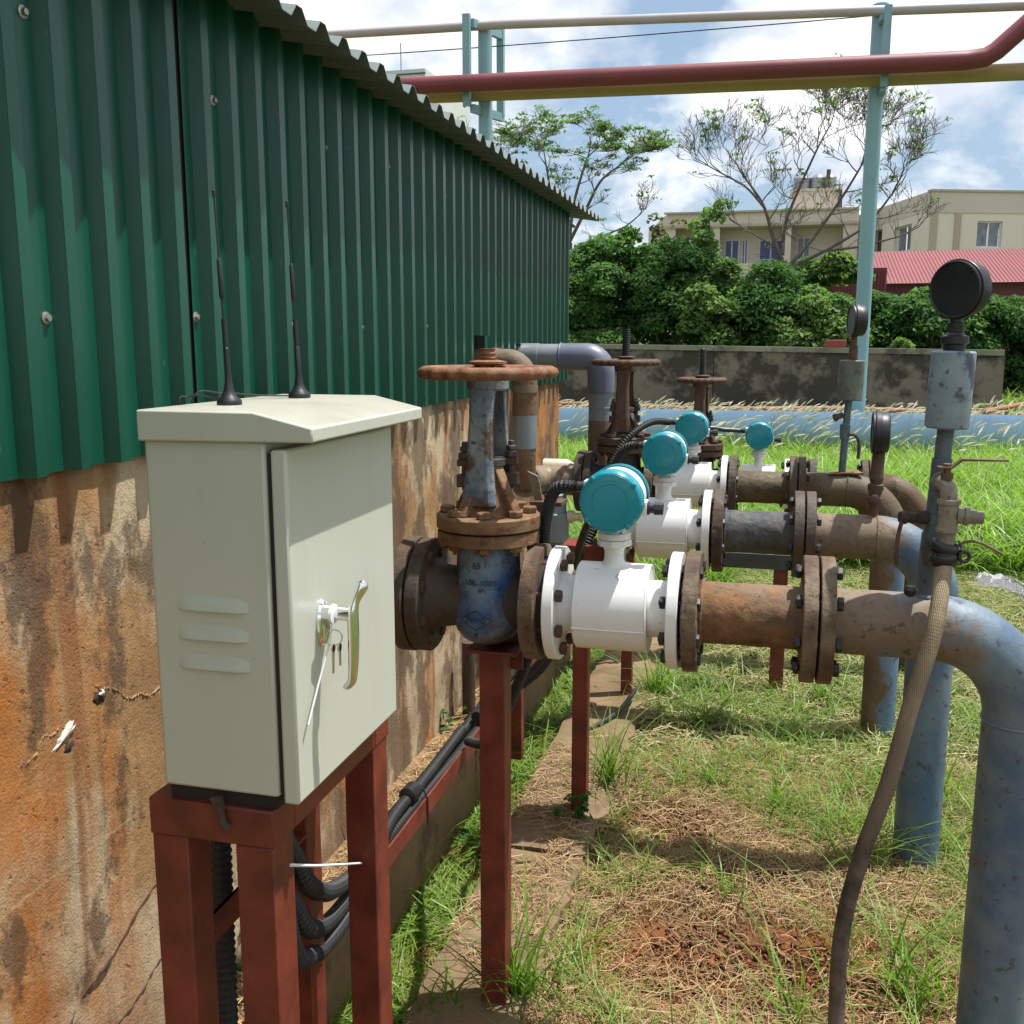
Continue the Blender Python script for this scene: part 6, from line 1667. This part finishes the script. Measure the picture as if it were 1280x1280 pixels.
# tall grass
sets = []
for (nn, x0, x1, y0, y1, h0, h1, w) in ((26000, -1.2, 4.4, 6.4, 9.3, .26, .52, .014), (30000, -3.2, 5.0, 9.2, 12.0, .30, .50, .012), (9000, -2.2, -.2, 5.3, 7.5, .15, .42, .008), (5000, 1.4, 3.4, 4.6, 6.6, .08, .25, .006)):
    p = scatter(nn, x0, x1, y0, y1, lambda x, y: (y > 5.0))
    n = len(p); hh = rng.uniform(h0, h1, n) * (1 + .25 * fbm(p[:, 0], p[:, 1], 60, 1.2))
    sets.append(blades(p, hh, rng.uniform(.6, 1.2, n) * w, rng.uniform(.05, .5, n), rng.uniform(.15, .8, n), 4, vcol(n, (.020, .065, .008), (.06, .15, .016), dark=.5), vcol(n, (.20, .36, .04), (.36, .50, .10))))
p = scatter(16000, 3.2, 16, 12.8, 40); n = len(p)
sets.append(blades(p, rng.uniform(.15, .5, n), rng.uniform(.02, .045, n), rng.uniform(.05, .5, n), rng.uniform(.1, .6, n), 3, vcol(n, GR1, GR2), vcol(n, (.17, .28, .05), (.30, .36, .12))))
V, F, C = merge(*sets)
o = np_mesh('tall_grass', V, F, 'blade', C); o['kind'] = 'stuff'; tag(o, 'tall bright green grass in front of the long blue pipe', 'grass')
# pale seed plumes
def plumes(n, x0, x1, y0, y1, h0, h1, sc=1.0):
    p = scatter(n, x0, x1, y0, y1); n = len(p)
    h = rng.uniform(h0, h1, n) * (1 + .2 * fbm(p[:, 0], p[:, 1], 61, 1.0)); ph = rng.normal(.1, .5, n); ln = rng.uniform(.15, .75, n)
    d = np.stack([np.cos(ph), np.sin(ph), np.zeros(n)], 1); up = np.array([0, 0, 1.0])
    side = np.stack([-np.sin(ph + .6), np.cos(ph + .6), np.zeros(n)], 1)
    V, C = [], []
    for i in range(5):
        t = i / 4; q = p + up * (h * t)[:, None] + d * (h * ln * t * t * .55)[:, None]
        V += [q - d * .0018 * sc, q + d * .0018 * sc]; C += [vcol(n, (.20, .22, .08), (.32, .27, .14))] * 2
    V = np.stack(V, 1).reshape(-1, 3); C = np.stack(C, 1).reshape(-1, 3)
    qd = np.array([[2 * i, 2 * i + 1, 2 * i + 3, 2 * i + 2] for i in range(4)])
    F = (np.arange(n)[:, None, None] * 10 + qd[None]).reshape(-1, 4)
    A_ = (V, F, C)
    outs = [A_]
    top = p + up * h[:, None] + d * (h * ln * .55)[:, None]
    L = rng.uniform(.12, .22, n) * sc; dr = d * (.35 + ln)[:, None] + up * (.9 - ln * .9)[:, None]; dr /= np.linalg.norm(dr, axis=1)[:, None]
    for s_ in range(3):
        a = s_ * np.pi / 3 + .3
        cr = np.cross(dr, up + .01); cr /= np.linalg.norm(cr, axis=1)[:, None]; cr2 = np.cross(dr, cr); sd_ = cr * math.cos(a) + cr2 * math.sin(a)
        V, C = [], []
        for i, w in enumerate((.002, .0085, .0105, .007, .0008)):
            t = i / 4; c = top + dr * (L * t)[:, None] - up * (L * .14 * t * t)[:, None]
            V += [c - sd_ * w * sc, c + sd_ * w * sc]; C += [vcol(n, (.60, .53, .46), (.80, .76, .71), dark=.2)] * 2
        V = np.stack(V, 1).reshape(-1, 3); C = np.stack(C, 1).reshape(-1, 3)
        outs.append((V, F.copy(), C))
    return merge(*outs)
V, F, C = merge(plumes(330, -3.0, 5.0, 10.9, 11.95, .32, .62, .85), plumes(900, -4, 6, 12.7, 14.0, .36, .56, .8), plumes(70, -1.2, 5, 8.5, 10.6, .35, .55, .8), plumes(1500, -5, 7, 14.5, 18, .10, .32, .9))
o = np_mesh('seeding_grass', V, F, 'straw', C); o['kind'] = 'stuff'; tag(o, 'pale feathery seed heads of dry grass around the long blue pipe', 'grass')

# single tufts one can tell apart
TF = [
 ((-.475, 1.86), 70, .10, .26, 'green grass tuft at the foot of the tall post under the gate valve'),
 ((-.452, 2.93), 60, .14, .36, 'tall green tuft beside the slim red post'),
 ((.21, 2.24), 26, .12, .30, 'sparse long bladed tuft left of the hose'),
 ((.07, 2.95), 34, .08, .24, 'small bright tuft in the middle of the straw'),
 ((.34, 2.12), 46, .10, .34, 'tuft between the hose and the nearest riser'),
 ((-.40, 3.85), 60, .12, .34, 'tuft at the end of the footing behind the white meter'),
 ((.50, 3.1), 60, .10, .30, 'green tuft around the second riser foot'),
 ((.24, 3.95), 50, .10, .30, 'tuft between the third riser and the straw'),
 ((-.12, 3.06), 30, .08, .20, 'low bright tuft below the brown pipe piece'),
 ((-.61, 1.80), 24, .06, .16, 'small weedy tuft on the footing near the front'),
 ((.27, 2.62), 40, .10, .30, 'tuft of long blades by the foot of the second riser leg'),
 ((.10, 1.98), 20, .12, .30, 'few tall single blades in front of the bare soil'),
 ((-.05, 2.45), 26, .06, .18, 'thin tuft beside the bare red soil'),
 ((-.20, 3.55), 40, .08, .24, 'tuft in the shadow under the third pipe'),
]
for i, ((x, y), n, h0, h1, lb) in enumerate(TF):
    r2 = np.random.default_rng(300 + i)
    a = r2.uniform(0, 2 * np.pi, n); rd = np.abs(r2.normal(0, .035, n))
    bx_, by_ = x + rd * np.cos(a), y + rd * np.sin(a)
    gz_ = ground_z(bx_, by_) if not (-.68 < x < -.45) else 0 * bx_
    p = np.stack([bx_, by_, gz_ - .003], 1)
    V, F, C = blades(p, r2.uniform(h0, h1, n), r2.uniform(.003, .0065, n), r2.uniform(.05, .55, n), r2.uniform(.05, .6, n), 6, vcol(n, GR1, GR2, r2), vcol(n, (.12, .25, .025), GTIP, r2), rng=r2)
    tag(np_mesh('grass_tuft', V, F, 'blade', C), lb, 'grass tuft', 'grass tufts around the pipes')
# little leafy weeds
def weed(x, y, z, n, s, label, seed):
    r2 = np.random.default_rng(seed)
    c = np.stack([x + r2.normal(0, s, 9), y + r2.normal(0, s, 9), z + np.abs(r2.normal(s, s, 9))], 1)
    V, F, C = leaf_cloud(c, np.full(9, s * .8), n, s * .95, (.02, .07, .015), (.05, .13, .03), r2, shell=.2)
    tag(np_mesh('weed', V, F, 'leaf', C), label, 'weed', 'leafy weeds by the footing')
weed(-.50, 2.66, .0, 60, .03, 'dark leafy weed hugging the foot of the slim red post', 1)
weed(-.72, 2.52, -.05, 70, .03, 'glossy green weed in the channel behind the tall post', 2)
weed(-.985, 2.95, .11, 40, .022, 'green weed growing at the stained wall foot', 3)
weed(-.985, 1.62, .11, 46, .022, 'mossy weed on the kerb behind the cabinet leg', 4)
r2 = np.random.default_rng(8)
for i, (x, y, n, lb) in enumerate(((-.955, 1.66, 8, 'upright grass blades on the kerb right of the cabinet leg'), (-.95, 1.32, 8, 'grass blades on the kerb seen between the cabinet legs'), (-.97, 2.2, 7, 'few grass blades at the wall foot past the cabinet'))):
    p = np.stack([x + r2.normal(0, .01, n), y + r2.normal(0, .05, n), np.full(n, .105)], 1)
    V, F, C = blades(p, r2.uniform(.07, .17, n), np.full(n, .007), r2.uniform(.05, .3, n), r2.uniform(0, .3, n), 5, vcol(n, (.08, .2, .02), GR2, r2), rng=r2)
    tag(np_mesh('grass_tuft', V, F, 'blade', C), lb, 'grass tuft', 'grass tufts on the kerb')

# dead leaves and small stones lying about
r2 = np.random.default_rng(23)
n = 260; x = r2.uniform(-.66, 1.2, n); y = r2.uniform(1.45, 4.2, n)
c = np.stack([x, y, np.where(x < -.45, .004, ground_z(x, y) + .016)], 1)
V, F, C = leaf_cloud(c, np.full(n, .004), n, .022, (.10, .06, .03), (.30, .20, .10), r2, shell=.1, zf=.3)
o = np_mesh('leaf_litter', V, F, 'straw', C); o['kind'] = 'stuff'; tag(o, 'small dead leaves scattered over the straw', 'leaf litter')
# loose clods on the bare red soil
r2 = np.random.default_rng(17)
ico = np.array([(0, 0, 1), (.9, 0, .3), (.28, .85, .3), (-.72, .53, .3), (-.72, -.53, .3), (.28, -.85, .3), (0, 0, -.6)])
icf = [(0, 1, 2), (0, 2, 3), (0, 3, 4), (0, 4, 5), (0, 5, 1), (6, 2, 1), (6, 3, 2), (6, 4, 3), (6, 5, 4), (6, 1, 5)]
n = 5200
x = np.concatenate([r2.normal(0, .16, n // 2), r2.normal(-.24, .09, n // 5), r2.uniform(-.42, .8, n - n // 2 - n // 5)])
y = np.concatenate([r2.normal(2.14, .08, n // 2), r2.normal(2.78, .05, n // 5), r2.uniform(1.5, 3.4, n - n // 2 - n // 5)])
m = x > -.43; x, y = x[m], y[m]; n = len(x)
s_ = r2.gamma(2.0, .0016, n) + .0015
c = np.stack([x, y, ground_z(x, y) + s_ * .2], 1)
V = c[:, None, :] + ico[None] * s_[:, None, None] * r2.uniform(.6, 1.3, (n, 7, 3))
F = (np.arange(n)[:, None, None] * 7 + np.array(icf)[None]).reshape(-1, 3)
C = np.repeat(vcol(n, (.26, .085, .028), (.13, .06, .03), r2, .5), 7, 0)
o = np_mesh('soil_clods', V.reshape(-1, 3), F, 'straw', C); o['kind'] = 'stuff'; tag(o, 'crumbly red soil clods on the bare patches', 'soil')
